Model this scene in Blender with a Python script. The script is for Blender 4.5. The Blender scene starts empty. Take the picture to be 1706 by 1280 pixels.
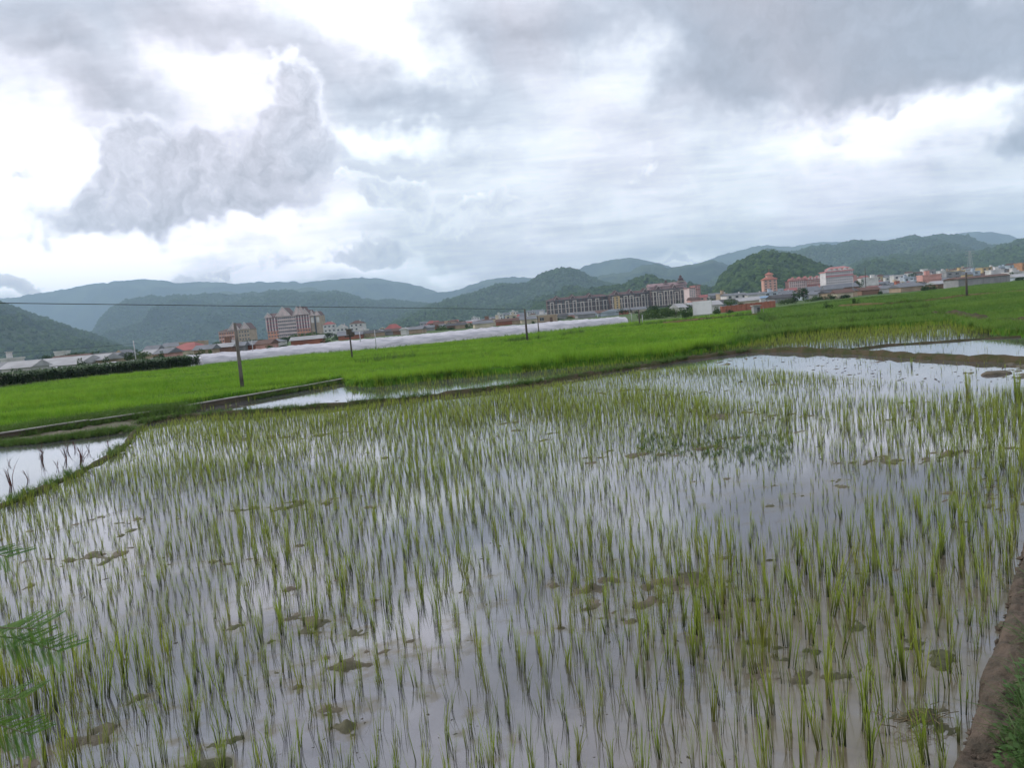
import bpy, math, random
import numpy as np
from mathutils import Vector, Matrix

sc = bpy.context.scene
col = sc.collection
RNG = np.random.default_rng(7)
random.seed(7)

# ------------------------------------------------------------------ camera, world, sun, exposure
CAM_H, FOC, W0, H0 = 2.6, 1240.0, 1706.0, 1280.0
PITCH, ROLL = math.radians(5.05), math.radians(5.0)
_F = Vector((0, math.cos(PITCH), -math.sin(PITCH)))
_r0 = Vector((1, 0, 0)); _u0 = Vector((0, math.sin(PITCH), math.cos(PITCH)))
_R = _r0 * math.cos(ROLL) - _u0 * math.sin(ROLL)
_U = _r0 * math.sin(ROLL) + _u0 * math.cos(ROLL)
cam_d = bpy.data.cameras.new('camera'); cam = bpy.data.objects.new('camera', cam_d); col.objects.link(cam)
m = Matrix(((_R.x, _U.x, -_F.x, 0), (_R.y, _U.y, -_F.y, 0), (_R.z, _U.z, -_F.z, CAM_H), (0, 0, 0, 1)))
cam.matrix_world = m
cam_d.sensor_width = 36.0; cam_d.lens = 36.0 * FOC / W0
cam_d.clip_start = 0.05; cam_d.clip_end = 60000
sc.camera = cam

def ray(px, py):
    return _F + _R * ((px - W0 / 2) / FOC) + _U * ((H0 / 2 - py) / FOC)
def G(px, py, z=0.0):
    d = ray(px, py); t = (z - CAM_H) / d.z
    return (d.x * t, d.y * t)
def P(px, py, depth):                        # point at ground depth (world y) on the line of sight
    d = ray(px, py); t = depth / d.y
    return Vector((d.x * t, depth, CAM_H + d.z * t))
def project(x, y, z):                        # numpy arrays -> photo pixels
    dx, dy, dz = x, y, z - CAM_H
    f = dx * _F.x + dy * _F.y + dz * _F.z
    r = dx * _R.x + dy * _R.y + dz * _R.z
    u = dx * _U.x + dy * _U.y + dz * _U.z
    return W0 / 2 + FOC * r / f, H0 / 2 - FOC * u / f

sc.view_settings.view_transform = 'Standard'
sc.view_settings.look = 'None'
sc.view_settings.exposure = 0.08
sc.view_settings.gamma = 1.0
sc.view_settings.use_curve_mapping = False
sc.cycles.use_denoising = True
sc.cycles.max_bounces = 6
sc.cycles.diffuse_bounces = 2
sc.cycles.glossy_bounces = 3
sc.cycles.transmission_bounces = 3
sc.cycles.transparent_max_bounces = 6
sc.cycles.volume_bounces = 0
sc.cycles.sample_clamp_indirect = 4.0
sc.cycles.pixel_filter_type = 'BLACKMAN_HARRIS'

SUN_AZ, SUN_EL = math.radians(-62), math.radians(27)      # azimuth from the view axis, to the left
world = bpy.data.worlds.new('World'); sc.world = world; world.use_nodes = True

class NT:
    """tiny helper to write node maths"""
    def __init__(s, tree): s.t = tree; s.n = tree.nodes; s.l = tree.links
    def node(s, typ, **kw):
        n = s.n.new(typ)
        for k, v in kw.items(): setattr(n, k, v)
        return n
    def set(s, sock, v):
        if isinstance(v, bpy.types.NodeSocket): s.l.new(v, sock)
        elif isinstance(v, (tuple, list, Vector)):
            v = tuple(v)
            if sock.type == 'RGBA' and len(v) == 3: v = v + (1,)
            sock.default_value = v
        else: sock.default_value = v
    def m(s, op, a, b=None, c=None, clamp=False):
        n = s.node('ShaderNodeMath', operation=op, use_clamp=clamp)
        s.set(n.inputs[0], a)
        if b is not None: s.set(n.inputs[1], b)
        if c is not None: s.set(n.inputs[2], c)
        return n.outputs[0]
    def v(s, op, a, b=None, scale=None):
        n = s.node('ShaderNodeVectorMath', operation=op)
        s.set(n.inputs[0], a)
        if b is not None: s.set(n.inputs[1], b)
        if scale is not None: s.set(n.inputs['Scale'], scale)
        return n.outputs['Value'] if op in ('DOT_PRODUCT', 'LENGTH') else n.outputs[0]
    def noise(s, vec, scale, detail=4, rough=0.5, dist=0.0, color=False):
        n = s.node('ShaderNodeTexNoise')
        s.set(n.inputs['Vector'], vec); n.inputs['Scale'].default_value = scale
        n.inputs['Detail'].default_value = detail; n.inputs['Roughness'].default_value = rough
        n.inputs['Distortion'].default_value = dist
        return n.outputs['Color'] if color else n.outputs[0]
    def ss(s, x, lo, hi, a=0.0, b=1.0):
        n = s.node('ShaderNodeMapRange', interpolation_type='SMOOTHSTEP')
        s.set(n.inputs[0], x)
        for i, q in zip((1, 2, 3, 4), (lo, hi, a, b)): s.set(n.inputs[i], q)
        return n.outputs[0]
    def mix(s, f, a, b, blend='MIX'):
        n = s.node('ShaderNodeMix', data_type='RGBA', blend_type=blend)
        s.set(n.inputs[0], f); s.set(n.inputs[6], a); s.set(n.inputs[7], b)
        return n.outputs[2]

def lin(c):
    return tuple(((x / 255) / 12.92 if x / 255 < 0.04045 else ((x / 255 + 0.055) / 1.055) ** 2.4) for x in c)

def build_world():
    t = NT(world.node_tree); t.n.clear()
    out = t.node('ShaderNodeOutputWorld')
    tc = t.node('ShaderNodeTexCoord').outputs['Generated']
    d = t.v('NORMALIZE', tc)
    # perspective-correct cloud deck coordinates: direction projected on a layer overhead
    sep = t.node('ShaderNodeSeparateXYZ'); t.set(sep.inputs[0], d)
    zz = t.m('ADD', t.m('ABSOLUTE', sep.outputs[2]), 0.10)
    deck = t.node('ShaderNodeCombineXYZ')
    t.set(deck.inputs[0], t.m('DIVIDE', sep.outputs[0], zz)); t.set(deck.inputs[1], t.m('DIVIDE', sep.outputs[1], zz))
    deck = deck.outputs[0]
    warp = t.v('SUBTRACT', t.noise(d, 5.0, 2, 0.55, color=True), (0.5, 0.5, 0.5))
    w = t.v('ADD', d, t.v('SCALE', warp, scale=0.13))
    warp2 = t.v('SUBTRACT', t.noise(d, 17.0, 3, 0.65, color=True), (0.5, 0.5, 0.5))
    w = t.v('ADD', w, t.v('SCALE', warp2, scale=0.075))
    def blob(cx, cy, rx, ry, tilt=0.0):
        ca, sa = math.cos(math.radians(tilt)), math.sin(math.radians(tilt))
        def D(x, y): return ray(x, y).normalized()
        c = D(cx, cy)
        a = (D(cx + rx * ca, cy - rx * sa) - D(cx - rx * ca, cy + rx * sa)) / 2
        b = (D(cx + ry * sa, cy + ry * ca) - D(cx - ry * sa, cy - ry * ca)) / 2
        la, lb = a.length * 1.75, b.length * 1.75
        a.normalize(); n_ = a.cross(b).normalized(); b = n_.cross(a)
        M = Matrix((a, b, n_)).transposed()
        mp = t.node('ShaderNodeMapping', vector_type='TEXTURE'); t.set(mp.inputs[0], w)
        mp.inputs['Location'].default_value = c; mp.inputs['Rotation'].default_value = M.to_euler('XYZ')
        mp.inputs['Scale'].default_value = (la, lb, 0.9)
        g = t.node('ShaderNodeTexGradient', gradient_type='SPHERICAL'); t.l.new(mp.outputs[0], g.inputs[0])
        return g.outputs[1]
    def total(lst):
        acc = None
        for (cx, cy, rx, ry, wt, *tl) in lst:
            g = blob(cx, cy, rx, ry, tl[0] if tl else 0)
            acc = t.m('MULTIPLY', g, wt) if acc is None else t.m('MULTIPLY_ADD', g, wt, acc)
        return acc
    # brightness of the layered deck
    soft = total([
        (40, 230, 120, 90, .20), (10, 400, 130, 110, .17), (240, 420, 230, 50, .30), (560, 450, 110, 26, .20), (640, 50, 110, 60, .26, -25), (720, 95, 60, 40, .14),
        (470, -10, 110, 40, .16), (300, 125, 90, 28, .16), (375, 180, 60, 60, .20), (650, 226, 90, 20, .22),
        (460, 385, 110, 25, .16), (740, 465, 60, 18, .2), (150, 470, 160, 30, .12), (1540, 168, 170, 46, .15, 15), (1680, 135, 70, 26, .13, 15),
        (1120, 90, 80, 60, .05), (1200, 330, 220, 50, .05, 8), (1500, 215, 140, 50, .10), (990, 170, 120, 70, .05), (1330, 180, 50, 60, .12),
        (1125, 437, 50, 16, .22), (900, 420, 90, 20, .10),
        (165, 160, 80, 40, -.20), (60, 95, 50, 16, -.12), (300, 45, 220, 45, -.07), (720, 160, 140, 55, -.13), (560, 90, 60, 50, -.08),
        (1010, 300, 200, 26, -.04), (1100, 410, 330, 50, -.10), (1500, 340, 240, 70, -.06), (900, 60, 110, 50, -.10),
        (640, 290, 90, 30, -.07), (380, 415, 90, 12, -.10), (130, 220, 90, 14, -.12), (1150, 85, 60, 90, -.05), (720, 400, 80, 26, -.05)])
    streak = t.noise(deck, 1.1, 6, 0.58, 0.4)
    fine = t.noise(w, 9.0, 6, 0.6, 0.2)
    base = t.m('ADD', t.ss(sep.outputs[2], 0.02, 0.30, 1.01, 0.83), soft)
    base = t.m('MULTIPLY_ADD', t.m('SUBTRACT', streak, 0.5), 0.32, base)
    base = t.m('MULTIPLY_ADD', t.m('SUBTRACT', fine, 0.5), 0.24, base)
    lay = t.noise(t.v('MULTIPLY', deck, (0.55, 1.0, 1.0)), 2.6, 6, 0.62, 0.3)
    base = t.m('MULTIPLY_ADD', t.m('SUBTRACT', lay, 0.5), 0.34, base)
    # heaped grey clouds with bright edges, and the darker ragged bank to the right
    fl = t.noise(w, 8.0, 7, 0.64, 0.0)
    off = (ray(150, 120).normalized() - ray(400, 330).normalized()) * 0.07
    fl_off = t.noise(t.v('ADD', w, off), 8.0, 6, 0.6, 0.0)
    relief = t.m('SUBTRACT', fl, fl_off)
    fl2 = t.noise(d, 34.0, 6, 0.62)
    fr = t.m('MULTIPLY_ADD', t.m('SUBTRACT', fl, 0.5), 1.7, t.m('MULTIPLY', t.m('SUBTRACT', fl2, 0.5), 0.55))
    fr0 = t.m('MULTIPLY', fr, 0.8)
    frs = t.m('MULTIPLY', fr, 0.46)
    cum = t.m('ADD', total([(120, 320, 80, 34, .66, 10), (200, 265, 90, 60, .62), (215, 228, 36, 26, .25), (300, 290, 110, 66, .66), (420, 290, 110, 62, .62), (520, 230, 58, 84, .72), (475, 135, 44, 50, .66), (440, 205, 50, 34, .25),
                            (250, 356, 180, 20, .50, 4), (430, 352, 130, 30, .5), (140, 350, 100, 26, .45), (20, 290, 34, 14, .6), (30, 468, 70, 20, .5)]), frs)
    white = t.m('ADD', total([(640, 318, 60, 24, .8), (780, 345, 150, 26, .7), (560, 430, 110, 22, .75), (640, 425, 40, 30, .6), (340, 455, 90, 20, .6),
                              (20, 462, 60, 24, .65), (880, 385, 120, 30, .4), (1120, 436, 50, 12, .8), (1300, 280, 160, 20, .4), (1050, 240, 150, 26, .35)]), fr)
    bank = t.m('ADD', total([(1400, 40, 280, 74, .85), (1600, 60, 200, 72, .85), (1240, 110, 130, 76, .6), (1180, 165, 80, 50, .42), (1340, 170, 60, 24, .22), (1250, 190, 40, 22, .25), (1440, 130, 60, 22, .2),
                             (1690, 205, 80, 34, .8, 15), (1512, 168, 26, 18, .5), (1405, 205, 22, 12, .4), (920, 40, 120, 30, .35), (1300, -120, 700, 90, .7)]), frs)
    v = base
    wm = t.m('MULTIPLY', t.ss(white, 0.30, 0.50), 0.9)
    v = t.m('MULTIPLY_ADD', wm, t.m('SUBTRACT', t.m('MULTIPLY_ADD', relief, 0.9, t.ss(white, 0.36, 0.9, 0.94, 0.84)), v), v)
    crisp = t.ss(sep.outputs[2], 0.13, 0.33)
    cm = t.m('MULTIPLY', t.ss(cum, 0.22, t.m('MULTIPLY_ADD', crisp, -0.42, 0.90)), 0.94)
    inner = t.m('ADD', t.ss(cum, 0.28, 0.74, 0.94, 0.745), t.m('MULTIPLY', crisp, 0.06))
    inner = t.m('MULTIPLY_ADD', relief, 0.95, inner)
    v = t.m('MULTIPLY_ADD', cm, t.m('SUBTRACT', inner, v), v)
    bm = t.m('MULTIPLY', t.ss(bank, 0.0, 0.80), 0.95)
    v = t.m('MULTIPLY_ADD', bm, t.m('SUBTRACT', t.m('MULTIPLY_ADD', relief, 0.3, 0.645), v), v)
    v = t.m('MAXIMUM', v, 0.45); v = t.m('MINIMUM', v, t.ss(sep.outputs[2], 0.06, 0.25, 1.22, 1.02))
    lum = t.m('POWER', v, 2.40)
    # cool lilac grey in the thick parts, almost white where thin
    tint = t.mix(t.ss(v, 0.66, 1.0), (0.885, 0.955, 1.12), (0.965, 1.0, 1.035))
    tint = t.mix(t.ss(t.noise(w, 3.0, 3), 0.35, 0.7), tint, (1.0, 0.965, 1.07))
    cl = t.v('SCALE', tint, scale=lum)
    sky = t.node('ShaderNodeTexSky', sky_type='NISHITA', sun_disc=False, sun_elevation=SUN_EL,
                 sun_rotation=SUN_AZ)
    bg1 = t.node('ShaderNodeBackground'); t.set(bg1.inputs[0], sky.outputs[0]); bg1.inputs[1].default_value = 0.10
    bg2 = t.node('ShaderNodeBackground'); t.set(bg2.inputs[0], cl); bg2.inputs[1].default_value = 1.5
    mx = t.node('ShaderNodeMixShader'); t.set(mx.inputs[0], t.ss(v, 0.45, 0.75, 0.90, 0.97))
    t.l.new(bg1.outputs[0], mx.inputs[1]); t.l.new(bg2.outputs[0], mx.inputs[2]); t.l.new(mx.outputs[0], out.inputs[0])
build_world()

sun_d = bpy.data.lights.new('sun', 'SUN'); sun_d.energy = 2.3; sun_d.angle = math.radians(14); sun_d.color = (1, 0.95, 0.88)
sun = bpy.data.objects.new('sun', sun_d); col.objects.link(sun)
sd = Vector((math.sin(SUN_AZ) * math.cos(SUN_EL), math.cos(SUN_AZ) * math.cos(SUN_EL), math.sin(SUN_EL)))
sun.rotation_euler = sd.to_track_quat('Z', 'Y').to_euler()

# ------------------------------------------------------------------ noise in numpy
def _hash(ix, iy, seed):
    h = (ix.astype(np.int64) * 374761393 + iy.astype(np.int64) * 668265263 + seed * 1442695041) & 0xffffffff
    h = ((h ^ (h >> 13)) * 1274126177) & 0xffffffff
    return ((h ^ (h >> 16)) & 0xffff) / 65535.0
def vnoise(x, y, seed=0):
    x = np.asarray(x, float); y = np.asarray(y, float)
    ix, iy = np.floor(x), np.floor(y); fx, fy = x - ix, y - iy
    fx = fx * fx * (3 - 2 * fx); fy = fy * fy * (3 - 2 * fy)
    a, b = _hash(ix, iy, seed), _hash(ix + 1, iy, seed); c, d = _hash(ix, iy + 1, seed), _hash(ix + 1, iy + 1, seed)
    return (a + (b - a) * fx) * (1 - fy) + (c + (d - c) * fx) * fy
def fbm(x, y, oct=4, seed=0, gain=0.5):
    s, a, n = 0, 1.0, 0
    for o in range(oct):
        s = s + a * vnoise(x * 2 ** o + 17.3 * o, y * 2 ** o - 9.1 * o, seed + o); n += a; a *= gain
    return s / n
def ridged(x, y, oct=4, seed=0):
    s, a, n = 0, 1.0, 0
    for o in range(oct):
        s = s + a * (1 - np.abs(2 * vnoise(x * 2 ** o + 5.3 * o, y * 2 ** o, seed + o) - 1)); n += a; a *= 0.5
    return s / n
def inpoly(X, Y, poly):
    r = np.zeros(X.shape, bool); j = len(poly) - 1
    for i in range(len(poly)):
        xi, yi = poly[i]; xj, yj = poly[j]
        c = ((yi > Y) != (yj > Y)) & (X < (xj - xi) * (Y - yi) / (yj - yi + 1e-12) + xi)
        r ^= c; j = i
    return r
def seg_dist(X, Y, pts):
    best = np.full(X.shape, 1e9)
    for (x0, y0), (x1, y1) in zip(pts[:-1], pts[1:]):
        dx, dy = x1 - x0, y1 - y0; L = dx * dx + dy * dy + 1e-9
        tt = np.clip(((X - x0) * dx + (Y - y0) * dy) / L, 0, 1)
        best = np.minimum(best, np.hypot(X - x0 - tt * dx, Y - y0 - tt * dy))
    return best

# ------------------------------------------------------------------ materials
MATS = {}
def material(name, color, color2=None, scale=1.0, rough=0.8, spec=0.3, bump=0.0, bscale=None, detail=4, stretch=None,
             color3=None, scale3=0.2, translucent=0.0, coord='pos', ior=None, metal=0.0, bdist=0.02):
    mt = bpy.data.materials.new(name); mt.use_nodes = True; t = NT(mt.node_tree)
    bs = mt.node_tree.nodes['Principled BSDF']; out = mt.node_tree.nodes['Material Output']
    if coord == 'pos': vec = t.node('ShaderNodeNewGeometry').outputs['Position']
    else: vec = t.node('ShaderNodeTexCoord').outputs['Object']
    if stretch:
        mp = t.node('ShaderNodeMapping'); t.set(mp.inputs[0], vec); mp.inputs['Scale'].default_value = stretch; vec2 = mp.outputs[0]
    else: vec2 = vec
    c = color
    if color2 is not None:
        c = t.mix(t.ss(t.noise(vec2, scale, detail, 0.6), 0.3, 0.7), color, color2)
    if color3 is not None:
        c = t.mix(t.ss(t.noise(vec2, scale3, 3, 0.5), 0.42, 0.62), c, color3)
    t.set(bs.inputs['Base Color'], c)
    bs.inputs['Roughness'].default_value = rough; bs.inputs['Specular IOR Level'].default_value = spec
    bs.inputs['Metallic'].default_value = metal
    if ior: bs.inputs['IOR'].default_value = ior
    if bump:
        b = t.node('ShaderNodeBump'); b.inputs['Strength'].default_value = bump; b.inputs['Distance'].default_value = bdist
        t.set(b.inputs['Height'], t.noise(vec, bscale or scale * 3, 5, 0.6)); t.l.new(b.outputs[0], bs.inputs['Normal'])
    if translucent:
        tr = t.node('ShaderNodeBsdfTranslucent'); t.set(tr.inputs[0], c)
        mx = t.node('ShaderNodeMixShader'); mx.inputs[0].default_value = translucent
        t.l.new(bs.outputs[0], mx.inputs[1]); t.l.new(tr.outputs[0], mx.inputs[2]); t.l.new(mx.outputs[0], out.inputs[0])
    MATS[name] = mt
    return mt

# ------------------------------------------------------------------ object helpers
def tag(o, label=None, cat=None, group=None, kind=None):
    if label: o['label'] = label
    if cat: o['category'] = cat
    if group: o['group'] = group
    if kind: o['kind'] = kind
    return o
def empty(name, loc, rz=0.0):
    o = bpy.data.objects.new(name, None); col.objects.link(o); o.location = loc; o.rotation_euler = (0, 0, rz)
    o.empty_display_size = 0.5
    return o
def link(name, me, parent=None, loc=None, rot=None, scale=None):
    o = bpy.data.objects.new(name, me); col.objects.link(o)
    if parent: o.parent = parent
    if loc is not None: o.location = loc
    if rot is not None: o.rotation_euler = rot
    if scale is not None: o.scale = scale if hasattr(scale, '__len__') else (scale,) * 3
    return o
def mesh_np(name, V, F, mats, mi=None, smooth=True):
    me = bpy.data.meshes.new(name)
    V = np.asarray(V, np.float32); F = np.asarray(F, np.int32)
    me.vertices.add(len(V)); me.vertices.foreach_set('co', V.ravel())
    k = F.shape[1]
    me.loops.add(F.size); me.loops.foreach_set('vertex_index', F.ravel())
    me.polygons.add(len(F)); me.polygons.foreach_set('loop_start', np.arange(0, F.size, k, dtype=np.int32))
    me.polygons.foreach_set('loop_total', np.full(len(F), k, np.int32))
    for mt in mats: me.materials.append(mt)
    if mi is not None: me.polygons.foreach_set('material_index', np.asarray(mi, np.int32))
    me.polygons.foreach_set('use_smooth', np.full(len(F), smooth))
    me.update(calc_edges=True)
    return me
class MB:
    def __init__(s): s.v = []; s.f = []; s.m = []
    def quad(s, *p, m=0):
        i = len(s.v); s.v += [tuple(q) for q in p]; s.f.append(tuple(range(i, i + len(p)))); s.m.append(m); return s
    def box(s, x0, x1, y0, y1, z0, z1, m=0):
        i = len(s.v)
        s.v += [(x0, y0, z0), (x1, y0, z0), (x1, y1, z0), (x0, y1, z0), (x0, y0, z1), (x1, y0, z1), (x1, y1, z1), (x0, y1, z1)]
        for f in ((0, 3, 2, 1), (4, 5, 6, 7), (0, 1, 5, 4), (1, 2, 6, 5), (2, 3, 7, 6), (3, 0, 4, 7)):
            s.f.append(tuple(i + k for k in f)); s.m.append(m)
        return s
    def gable(s, x0, x1, y0, y1, z0, z1, axis='x', m=0, mend=None, over=0.0):
        """gable roof solid; ridge along axis"""
        me = m if mend is None else mend
        if axis == 'x':
            ym = (y0 + y1) / 2; i = len(s.v)
            s.v += [(x0, y0, z0), (x1, y0, z0), (x1, y1, z0), (x0, y1, z0), (x0, ym, z1), (x1, ym, z1)]
            fs = [((0, 1, 5, 4), m), ((2, 3, 4, 5), m), ((0, 4, 3), me), ((1, 2, 5), me), ((0, 3, 2, 1), m)]
        else:
            xm = (x0 + x1) / 2; i = len(s.v)
            s.v += [(x0, y0, z0), (x1, y0, z0), (x1, y1, z0), (x0, y1, z0), (xm, y0, z1), (xm, y1, z1)]
            fs = [((0, 4, 5, 3), m), ((1, 2, 5, 4), m), ((0, 1, 4), me), ((3, 5, 2), me), ((0, 3, 2, 1), m)]
        for f, mm in fs: s.f.append(tuple(i + k for k in f)); s.m.append(mm)
        return s
    def hip(s, x0, x1, y0, y1, z0, z1, inset=0.35, m=0, base=0.0):
        dx = min((x1 - x0) * inset, (y1 - y0) * 0.5); ym = (y0 + y1) / 2; i = len(s.v)
        s.v += [(x0, y0, z0), (x1, y0, z0), (x1, y1, z0), (x0, y1, z0), (x0 + dx, ym, z1), (x1 - dx, ym, z1)]
        for f in ((0, 1, 5, 4), (1, 2, 5), (2, 3, 4, 5), (3, 0, 4), (0, 3, 2, 1)): s.f.append(tuple(i + k for k in f)); s.m.append(m)
        return s
    def tube(s, pts, rad, n=8, m=0, cap=True):
        pts = [Vector(p) for p in pts]; rings = []
        for k, p in enumerate(pts):
            d = (pts[min(k + 1, len(pts) - 1)] - pts[max(k - 1, 0)]).normalized()
            a = d.cross(Vector((0.13, 0.9, 0.4))); a.normalize(); b = d.cross(a)
            r = rad[k] if hasattr(rad, '__len__') else rad
            i = len(s.v)
            s.v += [tuple(p + a * r * math.cos(2 * math.pi * q / n) + b * r * math.sin(2 * math.pi * q / n)) for q in range(n)]
            rings.append(i)
        for i, j in zip(rings[:-1], rings[1:]):
            for q in range(n):
                s.f.append((i + q, i + (q + 1) % n, j + (q + 1) % n, j + q)); s.m.append(m)
        if cap:
            s.f.append(tuple(rings[0] + q for q in reversed(range(n)))); s.m.append(m)
            s.f.append(tuple(rings[-1] + q for q in range(n))); s.m.append(m)
        return s
    def mesh(s, name, mats, smooth=False):
        me = bpy.data.meshes.new(name); me.from_pydata(s.v, [], s.f)
        mats = mats if isinstance(mats, (list, tuple)) else [mats]
        for mt in mats: me.materials.append(mt)
        me.polygons.foreach_set('material_index', s.m)
        me.polygons.foreach_set('use_smooth', [smooth] * len(s.f)); me.update()
        return me
    def build(s, name, mats, parent=None, loc=None, smooth=False):
        return link(name, s.mesh(name, mats, smooth), parent, loc)

def scatter(name, pts, rot, scl, idx, protos, label=None):
    """one object whose geometry nodes place the given meshes on points"""
    me = bpy.data.meshes.new(name); pts = np.asarray(pts, np.float32)
    me.vertices.add(len(pts)); me.vertices.foreach_set('co', pts.ravel())
    a = me.attributes.new('rot', 'FLOAT_VECTOR', 'POINT'); a.data.foreach_set('vector', np.asarray(rot, np.float32).ravel())
    a = me.attributes.new('scl', 'FLOAT_VECTOR', 'POINT'); a.data.foreach_set('vector', np.asarray(scl, np.float32).ravel())
    a = me.attributes.new('idx', 'INT', 'POINT'); a.data.foreach_set('value', np.asarray(idx, np.int32).ravel())
    o = link(name, me)
    ng = bpy.data.node_groups.new(name, 'GeometryNodeTree')
    ng.interface.new_socket('Geometry', in_out='INPUT', socket_type='NodeSocketGeometry')
    ng.interface.new_socket('Geometry', in_out='OUTPUT', socket_type='NodeSocketGeometry')
    gi = ng.nodes.new('NodeGroupInput'); go = ng.nodes.new('NodeGroupOutput')
    iop = ng.nodes.new('GeometryNodeInstanceOnPoints'); jn = ng.nodes.new('GeometryNodeJoinGeometry')
    for pr in protos:
        oi = ng.nodes.new('GeometryNodeObjectInfo'); oi.inputs['Object'].default_value = pr
        oi.inputs['As Instance'].default_value = True; oi.transform_space = 'ORIGINAL'
        ng.links.new(oi.outputs['Geometry'], jn.inputs[0])
    def attr(nm, typ):
        n = ng.nodes.new('GeometryNodeInputNamedAttribute'); n.data_type = typ; n.inputs['Name'].default_value = nm
        return n.outputs['Attribute']
    ng.links.new(gi.outputs[0], iop.inputs['Points']); ng.links.new(jn.outputs[0], iop.inputs['Instance'])
    iop.inputs['Pick Instance'].default_value = True
    ng.links.new(attr('idx', 'INT'), iop.inputs['Instance Index'])
    ng.links.new(attr('rot', 'FLOAT_VECTOR'), iop.inputs['Rotation'])
    ng.links.new(attr('scl', 'FLOAT_VECTOR'), iop.inputs['Scale'])
    ng.links.new(iop.outputs[0], go.inputs[0])
    md = o.modifiers.new('scatter', 'NODES'); md.node_group = ng
    tag(o, label=label, kind='stuff')
    return o
def proto(name, me): return bpy.data.objects.new(name, me)

# ------------------------------------------------------------------ ground, water, haze
EARTH = material('earth', (0.07, 0.11, 0.03), (0.05, 0.10, 0.02), scale=0.05, rough=1, bump=0.3, bscale=2.0)
def ground_sheet():
    rs = np.concatenate([[0], np.geomspace(4, 9700, 46)]); na = 96
    A = np.linspace(0, 2 * np.pi, na, endpoint=False); V = []
    for r in rs: V += [(r * np.sin(a), r * np.cos(a), -0.35 if r < 60 else -0.05) for a in A]
    F = [(i * na + k, i * na + (k + 1) % na, (i + 1) * na + (k + 1) % na, (i + 1) * na + k) for i in range(len(rs) - 1) for k in range(na)]
    tag(link('ground', mesh_np('ground', V, F, [EARTH])), 'flat valley floor reaching to the foot of the hills', kind='structure')
ground_sheet()

wt = bpy.data.materials.new('water'); wt.use_nodes = True
def water_mat():
    t = NT(wt.node_tree); bs = wt.node_tree.nodes['Principled BSDF']
    pos = t.node('ShaderNodeNewGeometry').outputs['Position']
    c = t.mix(t.ss(t.noise(pos, 0.35, 5, 0.6), 0.35, 0.65), (0.10, 0.10, 0.118), (0.075, 0.072, 0.072))
    # shallow brown water over the mud towards the near right bank
    sp = t.node('ShaderNodeSeparateXYZ'); t.set(sp.inputs[0], pos)
    near = t.m('MULTIPLY', t.ss(sp.outputs[0], 0.0, 1.8), t.ss(sp.outputs[1], 8.5, 4.8))
    near = t.m('MULTIPLY', near, t.ss(t.noise(pos, 1.3, 5, 0.6), 0.25, 0.6))
    at = t.node('ShaderNodeAttribute'); at.attribute_name = 'shallow'; sh = at.outputs['Fac']
    sh = t.m('MULTIPLY', sh, t.ss(t.noise(pos, 9.0, 5, 0.65), 0.25, 0.60))
    sh = t.m('MAXIMUM', sh, t.m('MULTIPLY', near, 0.75)); c = t.mix(near, c, (0.165, 0.13, 0.085)); c = t.mix(sh, c, t.mix(t.noise(pos, 4.0, 4, .6), (0.15, 0.12, 0.085), (0.085, 0.085, 0.045)))
    t.set(bs.inputs['IOR'], t.m('MULTIPLY_ADD', sh, -1.05, 2.55))
    t.set(bs.inputs['Base Color'], c)
    t.set(bs.inputs['Roughness'], t.m('ADD', t.ss(t.noise(pos, 0.9, 5, 0.6), 0.45, 0.75, 0.006, 0.03), t.m('MULTIPLY', near, 0.12)))
    b = t.node('ShaderNodeBump'); b.inputs['Strength'].default_value = 0.05; b.inputs['Distance'].default_value = 0.01
    t.set(b.inputs['Height'], t.noise(pos, 5.0, 4, 0.55)); t.l.new(b.outputs[0], bs.inputs['Normal'])
water_mat()
WATER = wt
wm = MB(); wm.quad((-75, -2, 0), (70, -2, 0), (70, 66, 0), (-75, 66, 0)); tag(wm.build('water', WATER), 'shallow murky water covering the paddies', kind='structure')

HZ = bpy.data.materials.new('haze'); HZ.use_nodes = True
HZ.node_tree.nodes.clear()
_t = NT(HZ.node_tree); _o = _t.node('ShaderNodeOutputMaterial'); _v = _t.node('ShaderNodeVolumePrincipled')
_v.inputs['Color'].default_value = (0.56, 0.80, 1.0, 1); _v.inputs['Density'].default_value = 1.7e-4; _v.inputs['Anisotropy'].default_value = 0.0
_t.l.new(_v.outputs[0], _o.inputs['Volume'])
hb = MB(); hb.box(-9800, 9800, -900, 9800, -3, 690)
tag(hb.build('haze', HZ), 'thin bluish haze filling the valley', kind='stuff')

# ------------------------------------------------------------------ mountains
FOREST_A = material('forest_dark', (0.010, 0.026, 0.018), (0.026, 0.052, 0.030), scale=0.02, rough=1, spec=0.05, bump=1.0, bscale=0.06, detail=8, color3=(0.065, 0.095, 0.042), scale3=0.0032, bdist=14)  # paler patches in both forests painted in for weak slope shading
FOREST_B = material('forest_green', (0.012, 0.032, 0.014), (0.04, 0.075, 0.028), scale=0.035, rough=1, spec=0.05, bump=1.0, bscale=0.09, detail=8, color3=(0.09, 0.125, 0.05), scale3=0.005, bdist=9)

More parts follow.
